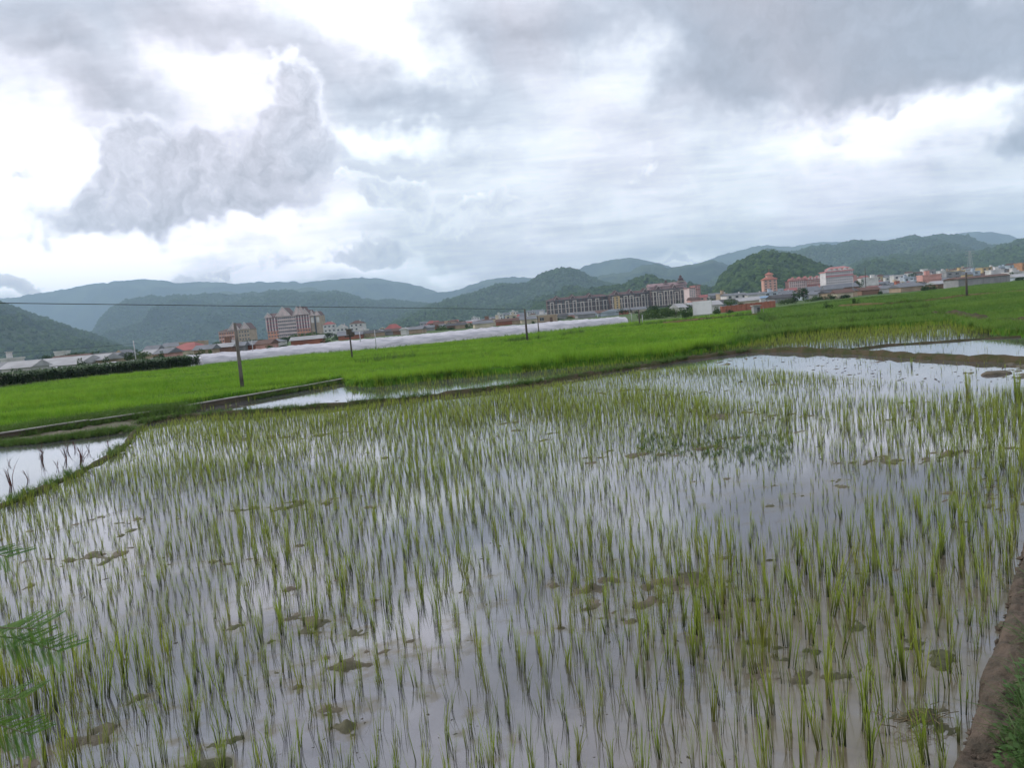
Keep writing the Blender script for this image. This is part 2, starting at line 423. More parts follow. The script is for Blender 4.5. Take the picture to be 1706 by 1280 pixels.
RIDGES = [  # name, depth, half width factor, material, skyline in photo pixels, label
    ('mountain', 7200, .24, FOREST_A, [(-160, 520), (0, 498), (75, 488), (110, 482), (150, 473), (180, 470), (215, 466), (260, 467), (300, 472), (350, 470), (400, 472), (450, 470), (500, 470), (560, 466), (600, 463), (640, 464), (680, 472), (735, 487), (780, 500)], 'pale blue far range behind the left hills'),
    ('mountain', 6400, .25, FOREST_A, [(660, 505), (700, 492), (735, 487), (765, 481), (800, 470), (830, 463), (860, 461), (890, 463), (950, 480), (1000, 500)], 'far blue ridge behind the middle gap'),
    ('mountain', 5200, .22, FOREST_A, [(320, 515), (345, 492), (372, 483), (402, 490), (470, 490), (495, 484), (515, 479), (545, 486), (600, 500), (660, 515)], 'pale knolls just above the long left ridge'),
    ('hill', 3900, .34, FOREST_A, [(120, 585), (155, 552), (165, 532), (185, 510), (210, 499), (250, 491), (272, 496), (287, 491), (330, 491), (348, 488), (380, 490), (410, 488), (440, 487), (455, 484), (470, 481), (490, 484), (500, 488), (522, 486), (550, 484), (570, 488), (590, 492), (620, 502), (642, 497), (660, 500), (700, 504), (735, 508), (800, 530)], 'long dark blue-green hill behind the gabled hotel'),
    ('hill', 2300, .42, FOREST_A, [(-200, 455), (-80, 480), (0, 503), (20, 509), (45, 519), (70, 528), (100, 537), (125, 547), (160, 560), (200, 576), (250, 592)], 'dark hill sloping in from the left edge'),
    ('hill', 2900, .42, FOREST_B, [(640, 540), (700, 515), (735, 504), (762, 497), (790, 487), (830, 475), (870, 474), (885, 468), (905, 456), (930, 447), (952, 446), (970, 452), (985, 462), (1010, 472), (1060, 482), (1120, 500)], 'rounded green hill left of the brown apartments'),
    ('mountain', 5900, .24, FOREST_A, [(930, 470), (965, 449), (985, 440), (1010, 434), (1040, 430), (1070, 432), (1095, 438), (1130, 450), (1200, 470)], 'smooth blue mountain behind the brown apartments'),
    ('hill', 4000, .30, FOREST_A, [(930, 500), (985, 463), (1030, 455), (1052, 451), (1068, 441), (1092, 439), (1112, 447), (1140, 444), (1175, 434), (1190, 433), (1205, 437), (1230, 450), (1290, 480)], 'double humped blue hill behind the apartment tower'),
    ('mountain', 6900, .24, FOREST_A, [(1080, 470), (1150, 443), (1180, 432), (1210, 424), (1240, 416), (1262, 409), (1290, 409), (1320, 411), (1350, 405), (1390, 402), (1440, 405), (1520, 398), (1580, 392), (1612, 387), (1650, 385), (1680, 391), (1706, 399), (1790, 410)], 'far blue range behind the right hills'),
    ('hill', 3500, .36, FOREST_B, [(1140, 490), (1205, 458), (1240, 440), (1262, 424), (1275, 414), (1300, 420), (1325, 420), (1350, 412), (1372, 408), (1390, 409), (1410, 403), (1440, 400), (1475, 402), (1500, 396), (1520, 393), (1545, 394), (1565, 391), (1600, 391), (1620, 398), (1640, 408), (1670, 410), (1720, 415), (1800, 420)], 'broad wooded hills above the town'),
    ('hill', 2400, .42, FOREST_B, [(1340, 480), (1400, 452), (1440, 435), (1490, 428), (1540, 428), (1600, 426), (1640, 418), (1675, 408), (1700, 402), (1740, 396), (1850, 390)], 'green wooded slope behind the right houses'),
    ('hill', 1250, .28, FOREST_B, [(1180, 510), (1195, 486), (1205, 465), (1218, 452), (1235, 440), (1255, 430), (1275, 424), (1300, 427), (1330, 431), (1350, 442), (1385, 455), (1420, 463), (1480, 478)], 'steep round wooded hill behind the pink tower'),
    ('hill', 1500, .2, FOREST_B, [(880, 512), (930, 500), (985, 484), (1040, 478), (1062, 466), (1085, 463), (1105, 472), (1160, 478), (1215, 490)], 'low green wooded mound behind the brown apartments'),
]
HILL_FN = {}
def ridge(i, name, D, wf, mt, sky, label):
    # heights by bearing along the crest
    xs = np.array([p[0] for p in sky], float)
    tanb, zt = [], []
    for px, py in sky:
        p = P(px, py, D); tanb.append(p.x / D); zt.append(p.z)
    tanb, zt = np.array(tanb), np.array(zt)
    n = max(40, int((xs[-1] - xs[0]) / 2.4)); b = np.linspace(tanb[0], tanb[-1], n)
    H = np.interp(b, tanb, zt)
    k = np.array([1, 2, 3, 2, 1]) / 9; H = np.convolve(np.pad(H, 2, mode='edge'), k, 'valid')
    fs = 1240.0 / D
    H = H + (fbm(b * 90, b * 0 + i, 4, 11 + i) - 0.5) * 5.0 / fs + (vnoise(b * 1240 / 5, b * 0, i) - 0.5) * 1.2 / fs
    taper = np.clip(np.minimum((b - b[0]), (b[-1] - b)) / ((b[-1] - b[0]) * 0.04), 0, 1)
    H = H * taper
    nr = 64; T = np.concatenate([np.linspace(-1, 0, 44) ** 1, np.linspace(0, 1, nr - 43)[1:]])
    T = np.sign(T) * np.abs(T) ** 1.25
    TT, BB = np.meshgrid(T, b, indexing='ij'); HH = np.broadcast_to(H, TT.shape)
    Rr = D * (1 + wf * TT); X, Y = BB * Rr, Rr
    L = D * 0.035
    prof = (1 - np.abs(TT)) ** 1.15
    r1 = ridged(X / (L * 3.2), Y / (L * 6.0), 4, 40 + i); r2 = fbm(X / (L * .5), Y / (L * .7), 4, 60 + i)
    amt = np.clip(np.abs(TT) / 0.22, 0, 1) * np.clip((1 - np.abs(TT)) / 0.15, 0, 1)
    Z = HH * (prof + amt * ((r1 - 0.62) * 0.95 + (r2 - 0.5) * 0.16))
    cap = (HH - CAM_H) * Rr / D * (1 - .20 * np.abs(TT) ** .6) + CAM_H; Z = np.where(TT < 0, np.minimum(Z, cap), np.minimum(Z, HH * (1 - .6 * TT)))
    Z = np.maximum(Z, -1.0) - 4 * (np.abs(TT) > 0.999)
    V = np.stack([X, Y, Z], -1).reshape(-1, 3); c = len(b)
    ii, jj = np.meshgrid(np.arange(nr - 1), np.arange(c - 1), indexing='ij'); q = (ii * c + jj).ravel()
    F = np.stack([q, q + 1, q + c + 1, q + c], 1)
    tag(link(name, mesh_np(name, V, F, [mt])), label, kind='structure')
    HILL_FN[i] = (X, Y, Z)
for i, r in enumerate(RIDGES): ridge(i, *r)

# tree crowns on the nearer wooded hills (counted as woods)
LEAF_FAR = material('far_leaves', (0.010, 0.028, 0.010), (0.075, 0.125, 0.036), scale=0.10, rough=1, spec=0.05, bump=0.8, bscale=0.9, bdist=0.6, detail=5)
def crown_blob(seed, sub=2):
    import bmesh
    bm = bmesh.new(); bmesh.ops.create_icosphere(bm, subdivisions=sub, radius=1)
    r = random.Random(seed); off = Vector((r.random() * 50, r.random() * 50, r.random() * 50))
    from mathutils import noise
    for v in bm.verts:
        n = noise.noise(v.co * 1.6 + off) * .35 + noise.noise(v.co * 4 + off) * .25
        v.co *= 1 + n; v.co.z *= 0.85; v.co.z += 0.35
    me = bpy.data.meshes.new('crown'); bm.to_mesh(me); bm.free(); me.materials.append(LEAF_FAR)
    return me
CROWNS = [proto('wood_crown', crown_blob(s, 2)) for s in range(5)]
def woods(ids, counts, sizes, label):
    pts, sc_ = [], []
    for i, cnt, (s0, s1) in zip(ids, counts, sizes):
        X, Y, Z = HILL_FN[i]; nr, c = X.shape
        u = RNG.random(cnt) * (nr - 22.01); v = RNG.random(cnt) * (c - 1.01)
        a, b = u.astype(int), v.astype(int); fu, fv = u - a, v - b
        def bl(A): return (A[a, b] * (1 - fu) + A[a + 1, b] * fu) * (1 - fv) + (A[a, b + 1] * (1 - fu) + A[a + 1, b + 1] * fu) * fv
        x, y, z = bl(X), bl(Y), bl(Z); ok = z > 2
        pts.append(np.stack([x, y, z], 1)[ok]); s = RNG.uniform(s0, s1, ok.sum()) * (0.8 + 0.5 * RNG.random(ok.sum()) ** 3); sc_.append(np.stack([s, s, s * RNG.uniform(.8, 1.3, ok.sum())], 1))
    pts = np.concatenate(pts); sc_ = np.concatenate(sc_); n = len(pts)
    rot = np.zeros((n, 3)); rot[:, 2] = RNG.random(n) * 6.28
    scatter('woods', pts, rot, sc_, RNG.integers(0, 5, n), CROWNS, label)
woods([11, 12], [6500, 4500], [(3.4, 6.5), (3.5, 6)], 'dense tree crowns covering the steep round hill and the low mound')
woods([10, 5, 9, 4, 3], [16000, 9000, 16000, 5000, 9000], [(4, 7.5), (4, 7), (4.5, 8), (3, 6), (4, 7)], 'woods covering the farther green slopes')

# ------------------------------------------------------------------ paddies: mud, bunds, ledge
def hz(px): return 530 - 0.0875 * (px - 853)
FIELD = [(-500, 1900), (-420, 1000), (-60, 872), (0, 848), (60, 826), (130, 794), (190, 760), (215, 738), (236, 714), (300, 701), (420, 694), (550, 684), (700, 669),
         (830, 654), (900, 644), (1000, 628), (1080, 619), (1160, 613), (1300, 619), (1500, 638), (1620, 648), (1780, 656), (1780, 800), (1712, 880), (1684, 970), (1645, 1100), (1590, 1290), (1500, 1900)]
STRIP = [(330, 688), (560, 642), (575, 636), (830, 614), (1000, 599), (1130, 588), (1250, 570), (1250, 583), (1130, 597), (1000, 619), (900, 637), (830, 647), (700, 662), (550, 677), (420, 687)]
SPARSE_R = [(1250, 582), (1250, 562), (1300, 556), (1450, 541), (1580, 532), (1640, 544), (1730, 552), (1730, 560), (1640, 563), (1560, 568), (1480, 573), (1400, 581)]
MUDFLAT = [(1140, 606), (1270, 592), (1706, 607), (1720, 650), (1500, 636), (1300, 618)]
PUDDLE_R = [(1430, 585), (1480, 578), (1720, 566), (1720, 600)]
POND_L = [(-120, 740), (210, 724), (205, 740), (185, 755), (125, 790), (55, 822), (-120, 880)]
BANK_L = [(-80, 728), (0, 722), (110, 706), (230, 686), (300, 676), (300, 692), (236, 708), (205, 722), (60, 738), (-80, 748)]

ISL = [(575, 1212, .16, .05, .05), (400, 1235, .30, .08, .05), (360, 1275, .35, .07, .06), (440, 985, .3, .1, .035), (500, 910, .3, .1, .035), (330, 940, .3, .1, .03),
       (1180, 735, 1.5, .25, .06), (1130, 745, .8, .5, .05), (1190, 800, .8, .10, .055), (980, 772, 1.0, .5, .04), (1120, 790, .3, .1, .05), (700, 872, .5, .15, .045), (930, 900, .6, .2, .045),
       (820, 960, .25, .08, .05), (930, 985, .5, .15, .04), (1060, 1010, .4, .12, .045), (1180, 1030, .5, .2, .04), (1290, 1060, .5, .12, .035), (1520, 1210, .30, .14, .06), (1470, 1180, .4, .2, .035),
       (1350, 1120, .4, .2, .035), (1240, 1170, .4, .2, .03), (1500, 700, 1.6, .3, .04), (1600, 755, 1.5, .35, .05), (1450, 790, .8, .2, .03), (640, 765, .7, .3, .04), (860, 830, .8, .3, .035), (380, 800, .6, .3, .04),
       (1060, 650, 2, .8, .05), (1240, 690, 1.2, .5, .04), (560, 720, 2, .8, .03), (1490, 880, .2, .06, .04), (1160, 925, .1, .04, .05), (350, 1080, .15, .05, .03), (1280, 935, .06, .03, .06)]
ISL_G = [(G(a, b) + (rx, ry, h)) for a, b, rx, ry, h in ISL]
def mud_h(x, y):
    px, py = project(x, y, np.zeros_like(x))
    h = -0.060 + (fbm(x * .55, y * .7, 4, 3) - .5) * .14 + (fbm(x * 4, y * 5, 5, 5, .62) - .5) * .20
    wv = fbm(x * 5, y * 7, 4, 91, .6)
    for gx, gy, rx, ry, a in ISL_G:
        h = h + (.35 + wv) * a * np.exp(-((x - gx) / rx) ** 2 - ((y - gy) / ry) ** 2)
    near = np.clip((x - 0.3) / 2.5, 0, 1) * np.clip((8.0 - y) / 3.0, 0, 1)
    h = h + near * 0.034
    fl = inpoly(px, py, MUDFLAT); h = h + fl * (0.010 + (fbm(x * 1.5, y * 7, 5, 9, .6) - .5) * .13)
    h = h - inpoly(px, py, POND_L) * .025
    bk = inpoly(px, py, BANK_L); h = np.where(bk, -.055 + fbm(x * 2, y * 2.5, 5, 2, .6) * .17, h)
    h = np.where(inpoly(px, py, PUDDLE_R), h - .03, h)
    return h
MUD = material('mud', (0.14, 0.115, 0.085), (0.085, 0.076, 0.052), scale=4, rough=0.65, spec=0.18, bump=1.0, bscale=14, color3=(0.075, 0.078, 0.038), scale3=0.6, bdist=0.02)
def mud_sheet():
    D = np.geomspace(2.2, 47, 430); B = np.linspace(-0.88, 0.85, 430)
    BB, DD = np.meshgrid(B, D); X, Y = BB * DD, DD; Z = mud_h(X, Y)
    c = len(B); n = len(D); ii, jj = np.meshgrid(np.arange(n - 1), np.arange(c - 1), indexing='ij')
    q = (ii * c + jj).ravel(); F = np.stack([q, q + 1, q + c + 1, q + c], 1)
    wme = mesh_np('water', np.stack([X, Y, np.full(X.shape, .004)], -1).reshape(-1, 3), F, [WATER])
    s_ = np.clip((Z.ravel() + .045) / .045, 0, 1); s_ = s_ * s_ * (3 - 2 * s_)
    at = wme.attributes.new('shallow', 'FLOAT', 'POINT'); at.data.foreach_set('value', s_.astype(np.float32))
    tag(link('water', wme), 'shallow murky water of the near paddies, muddier over the silt', kind='structure')
    zc = np.maximum(np.maximum(Z[:-1, :-1], Z[1:, :-1]), np.maximum(Z[:-1, 1:], Z[1:, 1:])).ravel()
    q = (ii * c + jj).ravel()[zc > -0.008]
    V = np.stack([X, Y, Z], -1).reshape(-1, 3); F = np.stack([q, q + 1, q + c + 1, q + c], 1)
    used = np.unique(F); mp = np.zeros(len(V), int); mp[used] = np.arange(len(used))
    tag(link('mud', mesh_np('mud', V[used], mp[F], [MUD])), 'wet brown mud breaking through the shallow paddy water', kind='structure')
mud_sheet()

BUND = material('bund_earth', (0.085, 0.065, 0.042), (0.045, 0.055, 0.022), scale=2.2, rough=0.95, spec=0.1, bump=0.8, bscale=12, bdist=0.05)
BUND_RED = material('red_earth', (0.16, 0.10, 0.055), (0.10, 0.085, 0.035), scale=0.7, rough=1, spec=0.1, bump=0.6, bscale=5, bdist=0.05)
def bund(name, pxs, w, h, mt, label, z0=0.0, base=-0.15, jit=0.35, seed=0, step=0.18):
    g = [Vector(G(a, b, z0)) for a, b in pxs]
    pts = []
    for a, b in zip(g[:-1], g[1:]):
        L = (b - a).length; k = max(1, int(L / (step * max(1, a.y / 15))))
        pts += [a + (b - a) * (i / k) for i in range(k)]
    pts.append(g[-1]); V = []; prof = [(-1.0, 0), (-.78, .55), (-.45, .92), (0, 1), (.45, .9), (.78, .5), (1.0, 0)]
    for i, p in enumerate(pts):
        d = (pts[min(i + 2, len(pts) - 1)] - pts[max(i - 2, 0)]).normalized(); nrm = Vector((-d.y, d.x))
        wob = (float(fbm(p.x * .9, p.y * .9, 3, seed)) - .5) * jit * w * 2
        hh = h * (1 + (float(fbm(p.x * 1.7, p.y * 1.7, 3, seed + 4)) - .5) * 1.2)
        for u, v in prof:
            q = p + nrm * (u * w / 2 * (1 + .3 * (float(vnoise(p.x * 3 + u, p.y * 3, seed)) - .5)) + wob)
            V.append((q.x, q.y, base + (hh - base) * v + (float(vnoise(q.x * 9, q.y * 9, 8)) - .5) * .25 * h * v))
    c = len(prof); F = [(i * c + k, i * c + k + 1, (i + 1) * c + k + 1, (i + 1) * c + k) for i in range(len(pts) - 1) for k in range(c - 1)]
    o = link(name, mesh_np(name, V, F, [mt])); tag(o, label, kind='structure'); return pts
B1 = [(236, 708), (300, 697), (420, 690), (550, 680), (700, 665), (830, 650), (900, 640), (1000, 623), (1080, 611), (1130, 602), (1190, 594), (1250, 587)]
B2 = [(1250, 587), (1300, 586), (1360, 587), (1420, 589), (1500, 595), (1600, 600), (1780, 608)]
B3 = [(1420, 584), (1480, 576), (1560, 571), (1640, 565), (1780, 558)]
BP = [(240, 706), (215, 735), (190, 757), (130, 791), (60, 823), (0, 846), (-70, 874), (-200, 930)]
bund('mud_bund', B1, .5, .15, BUND, 'low grassy mud bund across the paddies behind the main field', seed=1)
bund('mud_bund', B2, .7, .18, BUND, 'dark wet mud bund between the mudflat and the right puddle', seed=2)
bund('mud_bund', B3, .3, .07, BUND, 'thin mud bund behind the right puddle', seed=3)
bund('mud_bund', BP, .34, .07, BUND, 'low mud edge round the bright puddle on the left', seed=4)
bund('mud_bund', [(1560, 529), (1600, 531), (1640, 540), (1690, 546), (1800, 551)], .9, .42, BUND, 'pale curved earth bund in the green field on the right', seed=5)
bund('field_path', [(1400, 515), (1440, 513), (1480, 511), (1540, 506), (1600, 500), (1660, 493), (1720, 489), (1800, 482)], 1.3, .53, BUND_RED, 'brown earth path crossing the right green field', seed=6, step=.8)
bund('field_path', [(1105, 543), (1140, 541), (1175, 537), (1220, 531), (1262, 528)], 1.3, .52, BUND_RED, 'bare reddish earth strip in front of the billboard', seed=7, step=.5)

# concrete lipped ditch wall in front of the lush field
CONC = material('concrete', (0.33, 0.32, 0.30), (0.22, 0.21, 0.19), scale=1.2, rough=0.85, bump=0.3, bscale=20)
WALLMUD = material('ditch_face', (0.085, 0.065, 0.048), (0.04, 0.045, 0.025), scale=1.0, rough=0.9, bump=0.8, bscale=8, bdist=.04, stretch=(1, 1, 4))
LEDGE = [(-260, 772), (-60, 744), (0, 735), (150, 711), (300, 688), (400, 670), (500, 652), (572, 638)]
def ledge():
    e = empty('ditch_wall', (*G(300, 688), 0)); tag(e, 'long low ditch wall with a pale concrete lip edging the bright green field', 'wall')
    g = [Vector(G(*p)) for p in LEDGE]; o = Vector(G(300, 688))
    for a, b in zip(g[:-1], g[1:]):
        n = max(1, int((b - a).length / 3.0))
        for i in range(n):
            p, q = a + (b - a) * (i / n) - o, a + (b - a) * ((i + 1) / n - .004) - o
            d = (q - p).normalized(); nn = Vector((-d.y, d.x)); j = (random.random() - .5) * .045
            mb = MB()
            def prism(lo, hi, za, zb, tiltj=0.0):
                i0 = len(mb.v)
                for (r, z) in ((lo, za), (hi, za), (hi, zb), (lo, zb)):
                    for s in (p, q): mb.v.append((s.x + nn.x * r, s.y + nn.y * r, z))
                for f in ((0, 1, 3, 2), (2, 3, 5, 4), (4, 5, 7, 6), (6, 7, 1, 0), (0, 2, 4, 6), (1, 7, 5, 3)): mb.f.append(tuple(i0 + k for k in f)); mb.m.append(0)
            prism(0.02, .5, -.2, .22 + j)
            mb.build('earth_face', WALLMUD, e)
            mb = MB(); prism(-.03 + j, .16 + j, .223 + j, .262 + j); mb.build('concrete_lip', CONC, e)
ledge()

# ------------------------------------------------------------------ rice plants
def blade_mat(name, base, tip, dry, patch, z_lo, z_hi, trans=0.35):
    mt = bpy.data.materials.new(name); mt.use_nodes = True; t = NT(mt.node_tree)
    bs = mt.node_tree.nodes['Principled BSDF']; out = mt.node_tree.nodes['Material Output']
    g = t.node('ShaderNodeNewGeometry'); pos = g.outputs['Position']
    uv = t.node('ShaderNodeUVMap'); su = t.node('ShaderNodeSeparateXYZ'); t.set(su.inputs[0], uv.outputs[0])
    oi = t.node('ShaderNodeObjectInfo')
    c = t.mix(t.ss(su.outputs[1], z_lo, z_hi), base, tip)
    if patch:
        c = t.mix(t.ss(t.noise(t.v('MULTIPLY', pos, (0.25, 1.0, 0.0)), 0.28, 4, 0.6), 0.38, 0.64), c, patch)
    c = t.mix(t.m('MULTIPLY', t.ss(oi.outputs['Random'], 0.45, 1.0), 0.55), c, dry)
    hv = t.node('ShaderNodeHueSaturation'); t.set(hv.inputs['Color'], c)
    t.set(hv.inputs['Value'], t.m('MULTIPLY_ADD', t.noise(pos, 1.7, 2, 0.5), 0.9, 0.55))
    t.set(bs.inputs['Base Color'], hv.outputs[0]); bs.inputs['Roughness'].default_value = 0.5; bs.inputs['Specular IOR Level'].default_value = 0.25
    tr = t.node('ShaderNodeBsdfTranslucent'); t.set(tr.inputs[0], hv.outputs[0])
    mx = t.node('ShaderNodeMixShader'); mx.inputs[0].default_value = trans
    t.l.new(bs.outputs[0], mx.inputs[1]); t.l.new(tr.outputs[0], mx.inputs[2]); t.l.new(mx.outputs[0], out.inputs[0])
    return mt
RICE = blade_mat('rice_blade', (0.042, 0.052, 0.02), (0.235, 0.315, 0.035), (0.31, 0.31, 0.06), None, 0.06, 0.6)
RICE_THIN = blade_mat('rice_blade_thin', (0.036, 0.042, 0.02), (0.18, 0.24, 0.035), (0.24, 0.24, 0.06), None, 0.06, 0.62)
LUSH = blade_mat('lush_blade', (0.025, 0.06, 0.008), (0.22, 0.40, 0.03), (0.27, 0.39, 0.04), (0.115, 0.27, 0.015), 0.2, 0.85, .35)  # lower blades of both lush stands painted dark for shade at the field edge
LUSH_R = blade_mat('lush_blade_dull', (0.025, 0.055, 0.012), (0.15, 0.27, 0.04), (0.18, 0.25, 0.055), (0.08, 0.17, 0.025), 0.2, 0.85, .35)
WEED = blade_mat('weed_blade', (0.04, 0.07, 0.02), (0.08, 0.16, 0.025), (0.13, 0.15, 0.05), None, 0.05, 0.6)

def tuft_mesh(name, seed, n, h, hv, spread, width, mt, segs=3, r0=0.02, droop=0.25):
    r = random.Random(seed); V, F, UV = [], [], []
    for _ in range(n):
        a = r.random() * 6.283; rr = r0 * math.sqrt(r.random()); bx, by = rr * math.cos(a), rr * math.sin(a)
        a2 = a + r.gauss(0, .7); L = h * (1 + r.uniform(-hv, hv * .6)); out = L * spread * (abs(r.gauss(0, 1)) * .6 + .15)
        tw = r.random() * 3.14; wx, wy = math.cos(tw) * width / 2 * r.uniform(.7, 1.2), math.sin(tw) * width / 2 * r.uniform(.7, 1.2)
        dr = droop * L * r.random() ** 2
        i0 = len(V)
        for s in range(segs + 1):
            t = s / segs; k = (1.0, 1.05, .8, .06)[min(3, int(round(t * 3)))]
            x = bx + math.cos(a2) * out * t ** 1.8; y = by + math.sin(a2) * out * t ** 1.8; z = L * t - dr * t ** 3
            V += [(x - wx * k, y - wy * k, z), (x + wx * k, y + wy * k, z)]
        for s in range(segs):
            F.append((i0 + 2 * s, i0 + 2 * s + 1, i0 + 2 * s + 3, i0 + 2 * s + 2)); UV += [(0, s / segs), (1, s / segs), (1, (s + 1) / segs), (0, (s + 1) / segs)]
    me = mesh_np(name, V, F, [mt]); uv = me.uv_layers.new(name='UVMap'); uv.data.foreach_set('uv', np.array(UV, np.float32).ravel())
    return me
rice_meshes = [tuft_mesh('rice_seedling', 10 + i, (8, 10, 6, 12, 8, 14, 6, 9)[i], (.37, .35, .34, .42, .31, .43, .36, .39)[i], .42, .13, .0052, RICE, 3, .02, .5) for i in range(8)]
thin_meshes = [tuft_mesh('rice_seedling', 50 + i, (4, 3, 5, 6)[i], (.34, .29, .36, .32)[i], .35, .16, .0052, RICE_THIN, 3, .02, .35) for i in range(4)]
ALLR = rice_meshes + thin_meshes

def grid_pts(poly, sx, sy, rot, jit, ylim=(2.2, 60), xr=0.9):
    ymax = max(G(a, b)[1] for a, b in poly if b > hz(a) + 5); ymax = min(ymax + 1, ylim[1])
    R = ymax * 1.3; u = np.arange(-R, R, sx); v = np.arange(-2, R, sy); U_, V_ = np.meshgrid(u, v); U_ = U_.ravel(); V_ = V_.ravel()
    c, s = math.cos(rot), math.sin(rot); x = U_ * c - V_ * s; y = U_ * s + V_ * c
    ok = (y > ylim[0]) & (y < ymax) & (np.abs(x) < y * xr + 1.0); x, y = x[ok], y[ok]
    x = x + RNG.normal(0, jit, len(x)); y = y + RNG.normal(0, jit, len(x))
    px, py = project(x, y, np.zeros_like(x)); ok = inpoly(px, py, poly)
    return x[ok], y[ok], px[ok], py[ok]

def seedlings():
    x, y, px, py = grid_pts(FIELD, .150, .132, math.radians(7), .030)
    x2, y2, qx, qy = grid_pts(FIELD, .168, .148, math.radians(7), .05); k = (qy < 840) & (RNG.random(len(x2)) < .55 * np.clip((840 - qy) / 120, 0, 1))
    x2, y2 = x2[k] + .08, y2[k] + .07; qx, qy = project(x2, y2, np.zeros(len(x2))); k = inpoly(qx, qy, FIELD); x, y, px, py = (np.concatenate([a, b[k]]) for a, b in ((x, x2), (y, y2), (px, qx), (py, qy)))
    # how thick the stand is and how strong the plants are, over the field
    dens = 0.80 + (fbm(x * .35, y * .35, 3, 21) - .5) * .7
    size = 0.92 + (fbm(x * .5, y * .4, 3, 33) - .5) * .9
    def g(cx, cy, rx, ry): return np.exp(-((px - cx) / rx) ** 2 - ((py - cy) / ry) ** 2)
    dens += .35 * g(800, 660, 700, 50) - .5 * g(1270, 840, 170, 90) - .35 * g(1400, 690, 170, 50) + .2 * g(1200, 1000, 250, 120) - .22 * g(700, 1150, 260, 150) - .15 * g(250, 830, 160, 60) - .5 * g(1520, 650, 250, 14)
    dens += .3 * np.clip((py - 850) / 300, 0, 1)
    size += .24 * np.clip((py - 800) / 350, 0, 1)
    size += -.28 * g(1250, 830, 230, 110) + .15 * g(1200, 1100, 260, 150) + .22 * g(1660, 740, 90, 160) - .22 * g(700, 1080, 320, 140) - .15 * g(300, 1000, 260, 150) + .1 * g(1500, 950, 120, 100) - .25 * g(1300, 640, 400, 25) - .1 * g(800, 660, 500, 50)
    keep = RNG.random(len(x)) < dens; x, y, px, py, size = x[keep], y[keep], px[keep], py[keep], size[keep]
    size = np.clip(size * (.70 + .16 * np.clip((py - 800) / 300, 0, 1)), .36, 1.4) * RNG.uniform(.7, 1.25, len(x))
    thin = RNG.random(len(x)) < np.clip(1.32 - (size - .35) * .95, .12, .92)
    idx = np.where(thin, 8 + RNG.integers(0, 4, len(x)), RNG.integers(0, 8, len(x)))
    rz = RNG.random(len(x)) * 6.28; rx = RNG.normal(0, .07, len(x)); ry = RNG.normal(0, .07, len(x)) - .02
    # the nearest three hundred in the frame are plants of their own
    inside = (px > 5) & (px < 1700) & (py < 1278) & (py > 0)
    order = np.argsort(y + 100.0 * (~inside)); first = set(order[:300].tolist()); rest = np.array([i for i in range(len(x)) if i not in first])
    used = {}
    for i in sorted(first):
        o = link('rice_seedling', ALLR[idx[i]], None, (x[i], y[i], -.01), (rx[i], ry[i], rz[i]), (size[i],) * 3)
        th = thin[i]
        tag(o, 'thin few-bladed rice seedling in the nearest rows of the flooded field' if th else 'leafy green rice seedling in the nearest rows of the flooded field', 'rice plant', 'nearest rice seedlings')
    protos = [proto('rice_kind', me) for me in ALLR]
    P_ = np.stack([x, y, np.full(len(x), -.01)], 1)[rest]
    R_ = np.stack([rx, ry, rz], 1)[rest]; S_ = np.stack([size] * 3, 1)[rest]
    print('seedlings', len(x))
    # other paddies: strip behind the bund, right hand sparse plot, stubs in the mudflat
    for poly, sp, dd, sz in ((STRIP, .20, .75, .75), (SPARSE_R, .22, .95, .95), (MUDFLAT, .24, .16, .45), (PUDDLE_R, .4, .15, .5)):
        x2, y2, qx, qy = grid_pts(poly, sp, sp, .3, .05, (15, 60))
        d2 = dd + (fbm(x2 * .25, y2 * .35, 3, 77) - .5) * 1.5 * (dd > .5)
        if poly is STRIP: d2 = d2 + np.clip((qx - 1020) / 350, -.66, .5)
        k = RNG.random(len(x2)) < d2; x2, y2 = x2[k], y2[k]; n = len(x2)
        P_ = np.concatenate([P_, np.stack([x2, y2, np.zeros(n)], 1)]); s2 = sz * RNG.uniform(.7, 1.25, n)
        R_ = np.concatenate([R_, np.stack([RNG.normal(0, .07, n), RNG.normal(0, .07, n), RNG.random(n) * 6.28], 1)]); S_ = np.concatenate([S_, np.stack([s2] * 3, 1)])
        idx2 = RNG.integers(0, 12, n) if dd > .5 else RNG.integers(8, 12, n)
        idx_all = np.concatenate([idx_all, idx2]) if poly is not STRIP else np.concatenate([idx[rest], idx2])
    scatter('rice_seedlings_beyond', P_, R_, S_, idx_all, protos, 'rice seedlings standing in water over the rest of the paddies')
seedlings()

# ------------------------------------------------------------------ lush green fields
LPOLY = [(-260, 746), (-60, 716), (0, 706), (150, 685), (300, 666), (400, 650), (500, 635), (570, 623), (578, 630), (620, 631), (700, 622), (830, 610), (1000, 594), (1130, 583), (1250, 562), (1300, 551), (1450, 538), (1580, 529), (1640, 541), (1800, 553),
         (1800, 454), (1706, 466), (1500, 489), (1400, 499), (1300, 511), (1200, 523), (1130, 531), (1060, 536), (900, 553), (700, 574), (500, 590), (345, 605), (330, 609), (200, 623), (0, 645), (-260, 672)]
LINES = [  # darker seams between plots
    ([(850, 576), (885, 571), (960, 561), (1040, 550), (1110, 541)], .35), ([(1262, 528), (1290, 539), (1400, 530), (1500, 522), (1560, 517)], .5),
    ([(1240, 566), (1300, 556), (1380, 548), (1450, 541), (1580, 530)], .35), ([(600, 612), (680, 603), (730, 598)], .0), ([(1300, 517), (1400, 505), (1500, 495)], .4),
    ([(1400, 515), (1480, 511), (1540, 506), (1600, 500), (1660, 493), (1800, 482)], 1.3), ([(1105, 543), (1175, 537), (1262, 528)], 1.0), ([(1500, 495), (1600, 486), (1720, 474)], .3)]
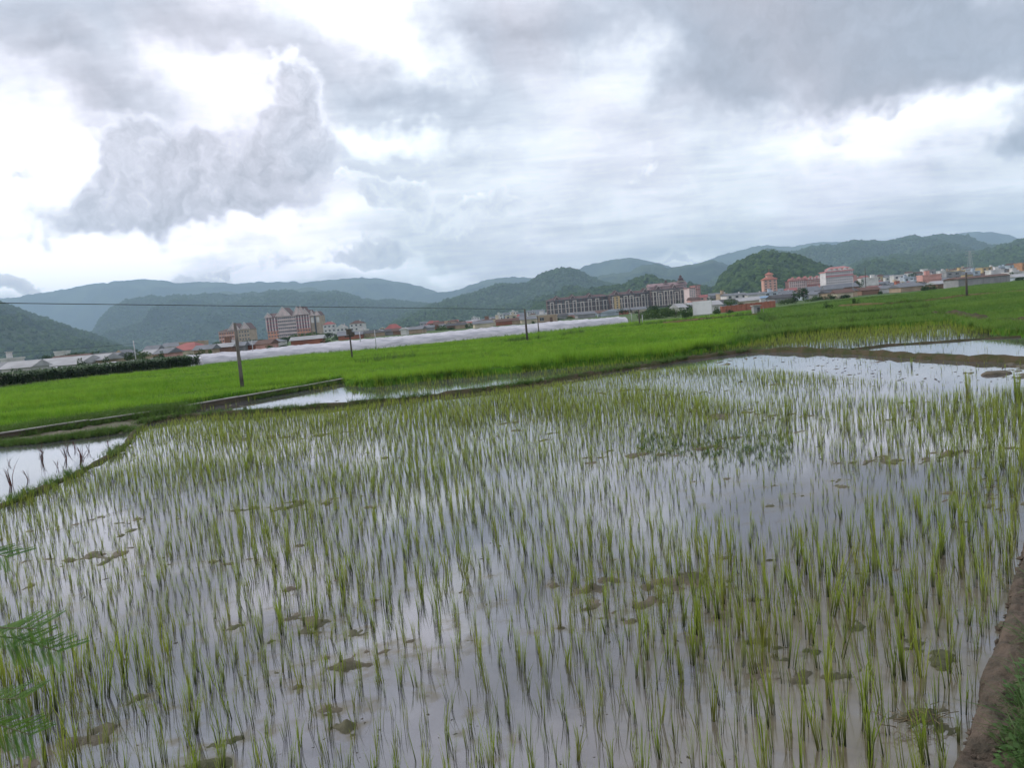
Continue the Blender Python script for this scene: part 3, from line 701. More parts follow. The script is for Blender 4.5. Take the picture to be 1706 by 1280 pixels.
LG = [([G(a, b, .35) for a, b in l], w) for l, w in LINES if w > 0]
def lush():
    xs, ys, ss = [], [], []
    for d0, d1 in ((24, 34), (34, 46), (46, 64), (64, 90), (90, 130), (130, 190), (190, 260)):
        dm = (d0 + d1) / 2; rho = 30 * (30 / dm) ** 1.7; A = .8 * 2 * dm * (d1 - d0); n = int(A * rho)
        y = RNG.uniform(d0, d1, n); x = RNG.uniform(-.85, .8, n) * y; px, py = project(x, y, np.full(n, .4))
        k = inpoly(px, py, LPOLY); x, y = x[k], y[k]
        for l, w in LG:
            k = seg_dist(x, y, l) > w * RNG.uniform(.6, 1.3, len(x)); x, y = x[k], y[k]
        xs.append(x); ys.append(y); ss.append(np.full(len(x), 1 + .5 * max(0, (dm - 35) / 60)))
    x, y, s = map(np.concatenate, (xs, ys, ss)); px, py = project(x, y, np.full(len(x), .4)); n = len(x); print('lush', n)
    hgt = .9 + (fbm(x * .12, y * .3, 4, 5) - .5) * .55
    ridge_ = fbm(x * .03, y * .35, 3, 15); hgt = hgt * (1 + .25 * (ridge_ > .62))
    edge = seg_dist(x, y, [G(a, b, .4) for a, b in LPOLY[9:17]]); hgt = hgt * (1 + .45 * np.exp(-(edge / 1.6) ** 2))
    sc_ = np.stack([s, s, hgt * RNG.uniform(.85, 1.15, n) * (1 + .1 * (s - 1))], 1)
    rot = np.stack([RNG.normal(0, .1, n), RNG.normal(0, .1, n), RNG.random(n) * 6.28], 1)
    pts = np.stack([x, y, np.full(n, .0)], 1); right = px + RNG.normal(0, 25, n) + (py - 540) * .6 > 1235
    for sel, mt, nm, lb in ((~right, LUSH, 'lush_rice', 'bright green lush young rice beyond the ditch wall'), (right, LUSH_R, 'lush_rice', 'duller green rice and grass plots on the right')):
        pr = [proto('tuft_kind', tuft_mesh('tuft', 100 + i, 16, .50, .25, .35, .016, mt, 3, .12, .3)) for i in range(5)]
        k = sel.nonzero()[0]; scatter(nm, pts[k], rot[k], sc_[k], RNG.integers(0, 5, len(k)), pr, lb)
    # the soil and lower leaves they stand on, coloured dark for the shaded edge
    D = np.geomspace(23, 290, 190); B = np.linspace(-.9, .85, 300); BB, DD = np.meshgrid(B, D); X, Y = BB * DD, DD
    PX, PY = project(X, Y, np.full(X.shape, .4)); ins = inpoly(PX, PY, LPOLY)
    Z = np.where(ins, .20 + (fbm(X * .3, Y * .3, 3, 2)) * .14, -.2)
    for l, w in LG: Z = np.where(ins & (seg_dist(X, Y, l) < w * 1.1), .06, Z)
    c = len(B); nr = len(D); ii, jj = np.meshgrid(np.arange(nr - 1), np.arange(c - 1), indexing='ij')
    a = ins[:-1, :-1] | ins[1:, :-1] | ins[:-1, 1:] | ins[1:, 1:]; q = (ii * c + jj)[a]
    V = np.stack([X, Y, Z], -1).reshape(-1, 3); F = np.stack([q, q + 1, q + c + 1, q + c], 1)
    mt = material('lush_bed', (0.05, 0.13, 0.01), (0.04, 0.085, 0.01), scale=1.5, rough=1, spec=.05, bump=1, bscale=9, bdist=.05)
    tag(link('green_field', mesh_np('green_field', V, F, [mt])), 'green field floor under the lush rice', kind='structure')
lush()

# weeds on the bunds and banks
def weeds():
    pts, s = [], []
    def along(pxs, n, w, z, sz, thr=.42):
        g = [G(a, b) for a, b in pxs]
        for _ in range(n):
            i = random.randrange(len(g) - 1); t = random.random(); x = g[i][0] + (g[i + 1][0] - g[i][0]) * t; y = g[i][1] + (g[i + 1][1] - g[i][1]) * t
            if fbm(np.array([x * .8]), np.array([y * .8]), 2, 3)[0] < thr: continue
            pts.append((x + random.gauss(0, w), y + random.gauss(0, w), z)); s.append(sz * random.uniform(.4, 1.3))
    along(B1, 2600, .12, .06, .55); along(B2, 250, .15, .1, .4); along(BP, 500, .12, .02, .5); along([(0, 728), (110, 712), (230, 696), (300, 688)], 2400, .45, .05, .9, .0); along([(-40, 746), (60, 739), (150, 728), (215, 718)], 1500, .22, .0, .6, .0)
    along(LEDGE, 3000, .14, .0, .7, .36); along([(572, 636), (620, 634), (700, 626), (830, 614), (1000, 598), (1130, 586), (1250, 566)], 1500, .2, .0, .8)
    along([(1105, 543), (1175, 537), (1262, 528)], 150, .8, .3, 1.6); along([(1400, 515), (1480, 511), (1540, 506), (1600, 500), (1660, 493), (1800, 482)], 220, .9, .3, 1.2)
    for _ in range(700):
        px, py = random.uniform(1060, 1320), random.gauss(742, 16); x, y = G(px, py); pts.append((x, y, 0)); s.append(random.uniform(.12, .3))
    along([(345, 609), (500, 594), (700, 578), (900, 556), (1060, 538)], 700, .5, .1, 1.1)
    for l, w in LINES[:6]:
        L_ = sum((Vector(G(*b)) - Vector(G(*a))).length for a, b in zip(l[:-1], l[1:])); along(l, int(L_ * 14), .25, .12, 1.75)
    n = len(pts); rot = np.stack([RNG.normal(0, .2, n), RNG.normal(0, .2, n), RNG.random(n) * 6.28], 1); s = np.array(s)
    pr = [proto('weed_kind', tuft_mesh('weed', 300 + i, 14, .34, .45, .6, .012, WEED, 3, .06, .5)) for i in range(5)]
    scatter('bund_weeds', pts, rot, np.stack([s, s, s], 1), RNG.integers(0, 5, n), pr, 'weeds and wild grass growing along the bunds')
weeds()

# little clods of mud and dead bits lying on the water
def clods():
    import bmesh
    CLOD = material('dark_clod', (0.035, 0.030, 0.025), (0.06, 0.05, 0.035), scale=9, rough=.85)
    pr = []
    for k in range(3):
        bm = bmesh.new(); bmesh.ops.create_icosphere(bm, subdivisions=1, radius=1)
        for v in bm.verts: v.co *= random.uniform(.6, 1.3); v.co.z *= .5
        me = bpy.data.meshes.new('clod'); bm.to_mesh(me); bm.free(); me.materials.append(CLOD); pr.append(proto('clod_kind', me))
    pts, s = [], []
    for _ in range(2600):
        y = 3.6 * (28 / 3.6) ** (random.random() ** .8); x = random.uniform(-.75, .75) * y
        if fbm(np.array([x * .9]), np.array([y * .9]), 3, 61)[0] < .47: continue
        px, py = project(np.array([x]), np.array([y]), np.array([0.]))
        if not inpoly(px, py, FIELD)[0]: continue
        pts.append((x, y, 0)); s.append(random.uniform(.004, .015) * (1 if random.random() < .95 else 1.8) * max(1, y / 9))
    for _ in range(260):
        px, py = random.uniform(1150, 1706), random.uniform(592, 640)
        if inpoly(np.array([px]), np.array([py]), MUDFLAT)[0]: pts.append((*G(px, py), 0)); s.append(random.uniform(.01, .045))
    s = np.array(s); n = len(s); rot = np.stack([np.zeros(n), np.zeros(n), RNG.random(n) * 6.28], 1)
    scatter('mud_clods', pts, rot, np.stack([s * RNG.uniform(1, 2.2, n), s, s], 1), RNG.integers(0, 3, n), pr, 'small dark clods and dead scraps lying in the water')
clods()

# dead stalks in the left puddle and the mudflat
DEAD = material('dead_stalk', (0.045, 0.035, 0.03), (0.13, 0.045, 0.035), scale=6, rough=.9)
stalk = [tuft_mesh('dead_stalk', 400 + i, 9, .42, .5, .35, .016, DEAD, 3, .03, .35) for i in range(3)]
for i, (px, py, s) in enumerate([(20, 810, 1.1), (48, 800, .7), (70, 770, 1.0), (72, 755, .6), (110, 765, .9), (112, 752, .8), (135, 775, 1.1), (138, 762, .9), (125, 748, .7), (148, 752, .6), (180, 742, .5), (15, 775, .5), (96, 780, .5), (42, 822, .4)]):
    o = link('dead_stalk', stalk[i % 3], None, (*G(px, py), -.01), (random.gauss(0, .15), random.gauss(0, .15), random.random() * 6), s)
    tag(o, 'dead brown stalk standing in the bright puddle on the left', 'dead plant', 'dead stalks in the left puddle')
tall = tuft_mesh('tall_grass_clump', 77, 26, .62, .3, .16, .012, RICE, 3, .05, .15)
for px, py, s, lb in ((1613, 662, .95, 'tall rice clump rising above the rows near the right mudflat'), (1695, 668, 1.0, 'tall rice clump at the right edge of the field'), (1312, 700, .8, 'tall lone rice clump in the middle right of the field'), (1519, 612, .5, 'small dark clump standing alone in the mudflat')):
    tag(link('rice_clump', tall, None, (*G(px, py), 0), (0, 0, px), s), lb, 'rice plant')
rk = MB(); 
import bmesh as _bm
b_ = _bm.new(); _bm.ops.create_icosphere(b_, subdivisions=2, radius=1)
for v in b_.verts: v.co = Vector((v.co.x * .42 * random.uniform(.9, 1.1), v.co.y * .2, v.co.z * .09 * random.uniform(.8, 1.2)))
me = bpy.data.meshes.new('mud_lump'); b_.to_mesh(me); b_.free(); me.materials.append(MUD)
tag(link('mud_lump', me, None, (*G(1659, 624), .01)), 'dark mud lump lying in the open water on the right', 'mud lump')

# ------------------------------------------------------------------ near right bank and near left feathery plant
def right_bank():
    edge = [(1780, 820), (1722, 870), (1694, 960), (1655, 1100), (1622, 1200), (1596, 1290), (1540, 1500), (1450, 1900)]
    g = [Vector(G(*p)) for p in edge]; pts = []
    for a, b in zip(g[:-1], g[1:]):
        k = max(1, int((b - a).length / .03)); pts += [a + (b - a) * (i / k) for i in range(k)]
    offs = np.concatenate([[0, .02, .05], np.linspace(.08, 1.3, 55), [1.7, 2.4, 4]]); V = []
    for p in pts:
        for o in offs:
            x = p.x + o + (float(fbm(p.y * 2.2, 3.0, 3, 6)) - .5) * .07 + (float(fbm(p.y * 14, 1.0, 3, 9)) - .5) * .03; y = p.y + o * .12
            z = .13 * min(1, o / .05) ** .5 - .05 * (o == 0) + ((float(fbm(x * 3, y * 3, 4, 8)) - .5) * .12 + (float(fbm(x * 13, y * 13, 4, 5, .65)) - .5) * .075) * min(1, o * 8) + .12 * max(0, o - .7)
            if o == 0: z = -.06
            V.append((x, y, z))
    c = len(offs); F = [(i * c + k, (i + 1) * c + k, (i + 1) * c + k + 1, i * c + k + 1) for i in range(len(pts) - 1) for k in range(c - 1)]
    mt = material('bank_earth', (0.135, 0.10, 0.075), (0.07, 0.058, 0.042), scale=6.0, rough=.9, bump=1.0, bscale=30, bdist=.03)
    tag(link('earth_bund', mesh_np('earth_bund', V, F, [mt])), 'bare brown earth bund along the near right edge of the field', kind='structure')
    P_, S_, R_ = [], [], []
    for _ in range(3200):
        i = random.randrange(len(pts)); p = pts[i]; o = .34 + abs(random.gauss(0, .5)); x, y = p.x + o, p.y + o * .12
        thr = .57 if o < .6 else .47
        if fbm(np.array([x * 1.6]), np.array([y * 1.6]), 3, 14)[0] < thr: continue
        P_.append((x, y, .10 + .12 * max(0, o - .7))); S_.append(random.uniform(.35, .95)); R_.append((random.gauss(0, .25), random.gauss(-.15, .25), random.random() * 6.28))
    n = len(P_); S_ = np.array(S_)
    G1 = blade_mat('bank_grass', (0.05, 0.09, 0.03), (0.085, 0.17, 0.045), (0.16, 0.17, 0.08), None, .05, .6)
    pr = [proto('grass_kind', tuft_mesh('grass', 500 + i, 18, .24, .5, .9, .009, G1, 3, .05, .7)) for i in range(4)]
    # broad leaved weed
    for i in range(2):
        r = random.Random(i + 5); V, F, UV = [], [], []
        for _ in range(26):
            a = r.random() * 6.28; rr = r.uniform(.02, .13); h = r.uniform(.03, .15); L = r.uniform(.03, .055); w = L * .42; el = r.uniform(-.3, .5)
            cx, cy = rr * math.cos(a), rr * math.sin(a); d = Vector((math.cos(a) * math.cos(el), math.sin(a) * math.cos(el), math.sin(el))); sd_ = Vector((-math.sin(a), math.cos(a), 0)); b0 = Vector((cx, cy, h)); k = len(V)
            V += [tuple(b0), tuple(b0 + d * L * .45 + sd_ * w), tuple(b0 + d * L), tuple(b0 + d * L * .45 - sd_ * w)]; F.append((k, k + 1, k + 2, k + 3)); UV += [(0, .8)] * 4
        me = mesh_np('broadleaf', V, F, [G1], smooth=False); uv = me.uv_layers.new(name='UVMap'); uv.data.foreach_set('uv', np.array(UV, np.float32).ravel()); pr.append(proto('broadleaf_kind', me))
    scatter('bank_weeds', P_, R_, np.stack([S_] * 3, 1), RNG.choice([0, 1, 2, 3, 4, 5, 4], n), pr, 'grass and broad-leaved weeds on the near right bund')
    cl = []
    import bmesh
    for q in range(3):
        bm = bmesh.new(); bmesh.ops.create_icosphere(bm, subdivisions=1, radius=1)
        for v in bm.verts: v.co *= random.uniform(.6, 1.35); v.co.z *= .6
        me = bpy.data.meshes.new('lump'); bm.to_mesh(me); bm.free(); me.materials.append(mt); cl.append(proto('lump_kind', me))
    LP, LS = [], []
    for _ in range(1500):
        p = random.choice(pts); o = random.random() ** 1.4 * .8 + .0; LP.append((p.x + o, p.y + o * .12, .105 + random.uniform(-.02, .03) * min(1, o * 6) - (.09 if o < .03 else 0))); LS.append(random.uniform(.005, .02) * (2.2 if random.random() < .05 else 1))
    LS = np.array(LS); scatter('earth_lumps', LP, np.stack([np.zeros(1500), np.zeros(1500), RNG.random(1500) * 6.28], 1), np.stack([LS * 1.3, LS, LS], 1), RNG.integers(0, 3, 1500), cl, 'crumbled earth lumps on the near right bund')
    # broken drain stones and straw at the bund foot
    st = material('straw', (0.22, 0.17, 0.10), (0.12, 0.10, 0.06), scale=20, rough=.9)
    mb = MB(); o = Vector((*G(1530, 1215), .05))
    for _ in range(55):
        a = random.gauss(0, 1.5); c_ = Vector((random.gauss(0, .09), random.gauss(0, .05), random.random() * .03)); d = Vector((math.cos(a), math.sin(a), random.gauss(0, .12))) * random.uniform(.015, .05)
        mb.tube([c_ - d, c_ + d], .0028, 3)
    tag(mb.build('straw_heap', st, None, o), 'little matted heap of old straw on the mud near the right bund', kind='stuff')
right_bank()

FROND = material('feathery_leaf', (0.12, 0.24, 0.02), (0.06, 0.15, 0.03), scale=9, rough=.6, translucent=.4)
STEM = material('green_stem', (0.12, 0.13, 0.05), (0.08, 0.07, 0.04), scale=9, rough=.7)
def feathery_plant():
    base = Vector((-1.62, 1.15, 0.35)); e = empty('feathery_shrub', base)
    tag(e, 'feathery-leaved shrub reaching in from the left edge close to the camera', 'shrub')
    fr = MB()
    n = 20                                           # one pinna: axis with paired leaflets
    V, F = [], []
    for k in range(n):
        t = k / n; x = .01 + .105 * t; L = .022 * (1 - .5 * t)
        for s in (-1, 1):
            i = len(V); V += [(x, 0, 0), (x + .005, s * L * .5, .001), (x + .007, s * L, -.001), (x - .0002, s * L * .55, 0)]; F.append((i, i + 1, i + 2, i + 3))
    i = len(V); V += [(0, -.0008, 0), (0, .0008, 0), (.118, .0004, -.004), (.118, -.0004, -.004)]; F.append((i, i + 1, i + 2, i + 3))
    pinna = mesh_np('leaflet_row', V, F, [FROND], smooth=False)
    mains = [((10, 928), 2.0, -10), ((60, 1048), 1.75, -14), ((95, 1085), 1.75, -18), ((35, 1165), 1.8, -10), ((50, 1225), 1.8, -5)]
    for (tip, dep, ang) in mains:
        tp = P(tip[0], tip[1], dep); st = base + Vector((random.gauss(0, .04), random.gauss(0, .04), 0)); mid = st.lerp(tp, .6) + Vector((-.05, 0, .16))
        root = P(tip[0] - 130, tip[1] - 10 + random.uniform(-20, 40), dep)
        MB().tube([st - base, mid - base, root - base], [.008, .005, .003], 6).build('stem', STEM, e, smooth=True)
        d = (tp - root); L = d.length
        mb = MB(); mb.tube([root - base, root - base + d * .5 + Vector((0, 0, .012)), tp - base], [.0022, .0018, .001], 5); rach = mb.build('leaf_stalk', STEM, e)
        dn = d.normalized(); up = Vector((0, -.4, .9)); side = dn.cross(up).normalized(); up = side.cross(dn)
        for k in range(6):
            t = .40 + .11 * k; o = root - base + d * t
            for s in (-1, 1):
                ax = (dn * .75 + side * s * .75 + up * random.gauss(-.05, .12)).normalized(); yy = up.cross(ax).normalized(); zz = ax.cross(yy)
                ob = link('leaflet_row', pinna, e); ob.matrix_local = Matrix.Translation(o) @ Matrix((ax, yy, zz)).transposed().to_4x4() @ Matrix.Scale(random.uniform(.5, .75), 4)
feathery_plant()
# roadside bank the photographer stands on
mb = MB(); mb.box(-9, 9, -7, .35, -.3, .95)
tag(mb.build('roadside_bank', material('bank_soil', (0.10, 0.08, 0.055), (0.05, 0.08, 0.03), scale=2, rough=1, bump=.6)), 'earth roadside bank behind the field edge', kind='structure')

# ------------------------------------------------------------------ tall crop, plastic tunnels
CROP = blade_mat('tall_crop_leaf', (0.035, 0.065, 0.02), (0.05, 0.11, 0.03), (0.08, 0.12, 0.04), None, .1, .8, .25)
PALE = material('pale_stem', (0.30, 0.30, 0.22), (0.16, 0.18, 0.10), scale=8, rough=.8)
def crop():
    pr = []
    for i in range(5):
        r = random.Random(i); V, F, UV, MI = [], [], [], []
        def strip(ps, w, mi):
            k = len(V)
            for q, (p, ww) in enumerate(zip(ps, w)):
                sdv = Vector((-(ps[-1] - ps[0]).y, (ps[-1] - ps[0]).x, 0)); sdv = sdv.normalized() if sdv.length > 1e-3 else Vector((1, 0, 0))
                V.append(tuple(p - sdv * ww)); V.append(tuple(p + sdv * ww))
            for q in range(len(ps) - 1): F.append((k + 2 * q, k + 2 * q + 1, k + 2 * q + 3, k + 2 * q + 2)); MI.append(mi); UV.extend([(0, q / (len(ps) - 1))] * 2 + [(0, (q + 1) / (len(ps) - 1))] * 2)
        for a in (0, 1.57):
            d = Vector((math.cos(a), math.sin(a), 0)) * .022; k = len(V)
            V += [tuple(-d), tuple(d), tuple(d * .6 + Vector((0, 0, 1.0))), tuple(-d * .6 + Vector((0, 0, 1.0)))]; F.append((k, k + 1, k + 2, k + 3)); MI.append(1); UV.extend([(0, .5)] * 4)
        for q in range(16):
            a = r.random() * 6.28; z = r.uniform(.35, 1.25); L = r.uniform(.35, .65); d = Vector((math.cos(a), math.sin(a), 0))
            strip([Vector((0, 0, z)), Vector((0, 0, z + L * .5)) + d * L * .4, Vector((0, 0, z + L * .35)) + d * L * .95], [.03, .055, .01], 0)
        me = mesh_np('crop_plant', V, F, [CROP, PALE], MI); uv = me.uv_layers.new(name='UVMap'); uv.data.foreach_set('uv', np.array(UV, np.float32).ravel()); pr.append(proto('crop_kind', me))
    front = [Vector(G(-250, 676)), Vector(G(0, 649)), Vector(G(200, 627)), Vector(G(333, 613))]; P_ = []
    for a, b in zip(front[:-1], front[1:]):
        d = (b - a); n = Vector((-d.y, d.x)).normalized()
        for _ in range(int(d.length * 75)):
            row = random.randint(0, 9); q = a + d * random.random() + n * (row * .8 + random.gauss(0, .08)); P_.append((q.x, q.y, 0))
    n = len(P_); s = RNG.uniform(.85, 1.1, n) * .98; w = RNG.uniform(.8, 1.2, n)
    scatter('tall_crop', P_, np.stack([RNG.normal(0, .06, n), RNG.normal(0, .06, n), RNG.random(n) * 6.28], 1), np.stack([w, w, s], 1), RNG.integers(0, 5, n), pr, 'tall dark green crop with pale stems standing left of the plastic tunnels')
crop()

PLASTIC = material('white_plastic', (0.80, 0.78, 0.83), (0.50, 0.50, 0.55), scale=.8, stretch=(.35, 1, 3), rough=.38, spec=.5, bump=.9, bscale=1.1, detail=6, bdist=.25, translucent=.25)
def tunnels():
    A, B = Vector(G(338, 610)), Vector(G(1060, 538.5)); d = (B - A).normalized(); n = Vector((-d.y, d.x)); L = (B - A).length
    order = ['nearest the green field', 'second from the green field', 'third from the green field', 'fourth from the green field', 'fifth from the green field', 'sixth from the green field', 'seventh from the green field',
             'eighth from the green field', 'ninth from the green field', 'tenth from the green field', 'eleventh from the green field', 'twelfth from the green field', 'last before the village']
    for k in range(13):
        off = .8 + k * 2.35; x0 = -k * 1.6 + random.uniform(-1.5, 1) if k else 0; x1 = L + (k * 1.0 if k < 5 else 4) - random.uniform(0, 3); na = int((x1 - x0) / .5); m_ = 12; V = []
        for i in range(na + 1):
            s = x0 + (x1 - x0) * i / na; hoop = (abs(((s / 2.6) % 1) - .5) * 2) ** 2; hh = 1.08 + .14 * hoop + (float(fbm(s * .25, k * 3.1, 3, 31)) - .5) * .35
            for j in range(m_ + 1):
                a = math.pi * j / m_; wob = (float(fbm(s * .35, j * .9 + k * 9, 4, 3)) - .5) * .26
                u = -math.cos(a) * (1.05 + wob); z = max(0, math.sin(a)) ** .75 * (hh + wob)
                q = A + d * s + n * (off + u); V.append((q.x, q.y, z))
        c = m_ + 1; F = [(i * c + j, i * c + j + 1, (i + 1) * c + j + 1, (i + 1) * c + j) for i in range(na) for j in range(m_)]
        o = link('plastic_tunnel', mesh_np('plastic_tunnel', V, F, [PLASTIC])); tag(o, 'long low white plastic crop tunnel, ' + order[k], 'crop tunnel', 'white plastic crop tunnels')
        if k < 2:
            for i0 in (0, na):
                V2 = [V[i0 * c + j] for j in range(c)]; me = bpy.data.meshes.new('end_sheet'); me.from_pydata(V2, [], [tuple(range(c))]); me.materials.append(PLASTIC); link('end_sheet', me, o)
tunnels()

# ------------------------------------------------------------------ buildings
def pm(name, c, c2=None, **k): return material(name, c, c2 or tuple(q * .72 for q in c), scale=k.pop('scale', .35), rough=k.pop('rough', .85), **k)
WALLS = {'white': pm('white_wall', (.62, .61, .60)), 'cream': pm('cream_wall', (.58, .52, .40)), 'pink': pm('pink_wall', (.60, .33, .29)), 'grey': pm('grey_wall', (.30, .30, .31)), 'yellow': pm('yellow_wall', (.50, .38, .20)),
         'brown': pm('brown_wall', (.24, .14, .10)), 'tan': pm('tan_wall', (.42, .32, .23)), 'brick': pm('brick_wall', (.34, .13, .08), (.24, .09, .06)), 'pale blue': pm('blue_wall', (.42, .48, .55)), 'orange': pm('orange_wall', (.45, .24, .13))}
ROOFS = {'red': pm('red_roof', (.34, .10, .09), rough=.6), 'grey': pm('grey_roof', (.17, .18, .20), rough=.6), 'pale': pm('pale_roof', (.36, .36, .37), rough=.5), 'brown': pm('brown_roof', (.13, .075, .06)), 'blue': pm('blue_roof', (.16, .28, .42), rough=.4),
         'dark': pm('dark_roof', (.07, .07, .075), rough=.7)}
GLASS = material('window_glass', (.03, .035, .045), rough=.12, spec=.6); FRAME = material('window_frame', (.5, .5, .5), rough=.6); TRIM = pm('white_trim', (.68, .66, .64)); DOORM = material('door_paint', (.12, .07, .05), rough=.6)
WIN = {}
def window_mesh(w, h):
    k = (round(w, 1), round(h, 1))
    if k not in WIN:
        mb = MB(); w, h = k; mb.box(-w / 2, w / 2, -.04, .1, 0, h, 0); mb.box(-w / 2 - .07, w / 2 + .07, -.10, .1, -.09, -.002, 1); mb.box(-w / 2 - .07, w / 2 + .07, -.08, .1, h + .002, h + .08, 1); mb.box(-.03, .03, -.075, .0, .002, h - .002, 1)
        WIN[k] = mb.mesh('window', [GLASS, FRAME])
    return WIN[k]
def base_frame(x0, x1, D, yaw=0.0):
    a, b = P(x0, hz(x0), D), P(x1, hz(x1), D); return Vector(((a.x + b.x) / 2, D, 0)), (b.x - a.x)
def ztop(x, y, D): return P(x, y, D).z
SPECS = []
def house(x0, x1, y, D, st, wall, roof, rcol, place, shed=False, depth=None, yaw=None, rh=None):
    SPECS.append((x0, x1, y, D, st, wall, roof, rcol, place, shed, depth, yaw, rh))
def build_houses():
    labs = []
    for (x0, x1, y, D, st, wall, roof, rcol, place, shed, depth, yaw, rh) in SPECS:
        kind = 'shed' if shed else ('house' if st < 4 else 'block'); rf = {'gable': f'{rcol} pitched roof', 'gfront': f'{rcol} gable facing us', 'hip': f'{rcol} hipped roof', 'flat': 'flat roof'}[roof]
        labs.append(f'{("low ", "", "two-storey ", "three-storey ", "tall ")[min(st, 4)] if not shed else "low "}{wall} {kind} with {rf} {place}')
    cnt = {}; idx = {}
    for i, l in enumerate(labs): cnt.setdefault(l, []).append(i)
    ordn = [q + ' from left' for q in ('first', 'second', 'third', 'fourth', 'fifth', 'sixth', 'seventh', 'eighth', 'ninth', 'tenth')]
    for l, ids in cnt.items():
        if len(ids) > 1:
            for r_, i in enumerate(sorted(ids, key=lambda q: SPECS[q][0])): labs[i] = l + ', ' + ordn[min(r_, 9)]
    rnd = random.Random(4)
    for (x0, x1, y, D, st, wall, roof, rcol, place, shed, depth, yaw, rh), lab in zip(SPECS, labs):
        o, w = base_frame(x0, x1, D); H = max(2.6, ztop((x0 + x1) / 2, y, D)); dp = depth or min(14, max(6, w * .7))
        if roof == 'flat': rh_ = .5
        else: rh_ = rh or min(H * .42, (dp if roof == 'gable' or roof == 'hip' else w) * .32)
        hw = H - rh_; yw = yaw if yaw is not None else rnd.uniform(-.18, .18)
        e = empty('shed' if shed else ('house' if st < 4 else 'apartment_block'), o, yw); tag(e, lab, 'shed' if shed else 'house')
        WM, RM = WALLS[wall], ROOFS.get(rcol, ROOFS['grey'])
        mb = MB(); mb.box(-w / 2, w / 2, 0, dp, 0, hw)
        if not shed and st >= 2:
            for s in range(1, st): mb.box(-w / 2 - .12, w / 2 + .12, -.35 if (x0 * 7 + s) % 2 < 1 else -.14, -.002, hw * s / st - .14, hw * s / st + .1)
        mb.build('wall', WM, e)
        ov = .45; mb = MB()
        if roof == 'gable': mb.gable(-w / 2 - ov, w / 2 + ov, -ov, dp + ov, hw + .003, H, 'x', 0, 0)
        elif roof == 'gfront':
            mb.gable(-w / 2 - ov, w / 2 + ov, -ov, dp + ov, hw + .003, H, 'y', 0, 1)
        elif roof == 'hip': mb.hip(-w / 2 - ov, w / 2 + ov, -ov, dp + ov, hw + .003, H)
        else:
            mb.box(-w / 2 - .2, w / 2 + .2, -.25, dp + .2, hw + .003, hw + .15)
            for q in ((-w / 2 - .2, w / 2 + .2, -.25, -.1), (-w / 2 - .2, -w / 2 - .05, -.098, dp + .2), (w / 2 + .05, w / 2 + .2, -.098, dp + .2)): mb.box(*q, hw + .153, H)
        mb.build('roof', [RM if roof != 'flat' else WM, WM], e)
        if roof == 'flat' and rnd.random() < .75:
            s = w * rnd.uniform(.18, .3); cx = rnd.uniform(-w / 4, w / 4); mm = MB(); mm.box(cx - s / 2, cx + s / 2, dp * .3, dp * .6, hw + .16, H + 1.6).box(cx - s / 2 - .2, cx + s / 2 + .2, dp * .3 - .2, dp * .6 + .2, H + 1.603, H + 1.75); mm.build('stair_room', WM, e)
            mm = MB(); mm.tube([(cx + s, dp * .4, H - .35), (cx + s, dp * .4, H + .8)], .55, 8).build('water_tank', FRAME, e)
        elif not shed and w > 9:
            mm = MB(); mm.box(w * .2, w * .2 + .6, dp * .35, dp * .35 + .6, hw + .1, H + .5).build('chimney', WM, e)
        nb = max(1, int(w / (3.0 if not shed else 4.5))); sh = hw / st
        if sh > 1.9 and w > 2.4:
            for s in range(st):
                for b in range(nb):
                    cx = -w / 2 + w * (b + .5) / nb
                    if s == 0 and b == nb // 2 and not shed:
                        MB().box(cx - .5, cx + .5, -.05, .05, 0, min(2.1, sh * .8)).build('door', DOORM, e); continue
                    wh = min(1.4, sh * .5); link('window', window_mesh(min(1.5, w / nb * .55), wh), e, (cx, 0, s * sh + sh * .32))

h = house
# left end
pl = 'at the far left edge'
h(-30, 20, 606, 128, 1, 'grey', 'gable', 'grey', pl, True); h(2, 47, 610, 118, 1, 'white', 'gable', 'pale', pl, True, yaw=.1); h(0, 14, 597, 210, 1, 'white', 'flat', '', pl)
h(49, 126, 598, 138, 1, 'white', 'gable', 'pale', 'behind the tall crop', True, depth=11, yaw=.05, rh=1.5); h(124, 165, 597, 144, 1, 'tan', 'gable', 'pale', 'behind the tall crop', True, depth=9, yaw=.05, rh=1.2)
h(160, 186, 594, 152, 1, 'tan', 'gable', 'grey', 'beside the gabled tan house', True); h(187, 211, 583.5, 165, 1, 'tan', 'gfront', 'grey', 'behind the tall crop', yaw=.1, rh=1.5)
h(92, 107, 585, 300, 1, 'white', 'flat', '', 'above the long pale shed'); h(84, 140, 592, 190, 1, 'brown', 'gable', 'brown', 'above the long pale shed', True); h(140, 184, 589, 210, 1, 'brown', 'gable', 'dark', 'left of the gabled tan house', True)
h(240, 262, 576, 300, 1, 'grey', 'gable', 'grey', 'left of the red-roofed house', True); h(230, 252, 590, 190, 1, 'tan', 'gable', 'pale', 'left of the red-roofed house', True)
h(276, 325, 572, 178, 1, 'cream', 'hip', 'red', 'above the right end of the tall crop', depth=9, rh=1.8); h(256, 278, 586, 165, 1, 'pink', 'gable', 'grey', 'left of the red-roofed house', True)
h(268, 300, 571, 420, 1, 'white', 'gable', 'grey', 'behind the red-roofed house', True); h(300, 340, 569, 400, 1, 'tan', 'flat', '', 'behind the red-roofed house')
h(350, 384, 574, 185, 1, 'brown', 'gable', 'pale', 'left of the front leaning pole', True, rh=1.0); h(384, 404, 573, 190, 1, 'grey', 'gable', 'grey', 'right behind the front leaning pole', True); h(404, 425, 572, 195, 1, 'brick', 'gable', 'grey', 'below the orange gabled building', True)
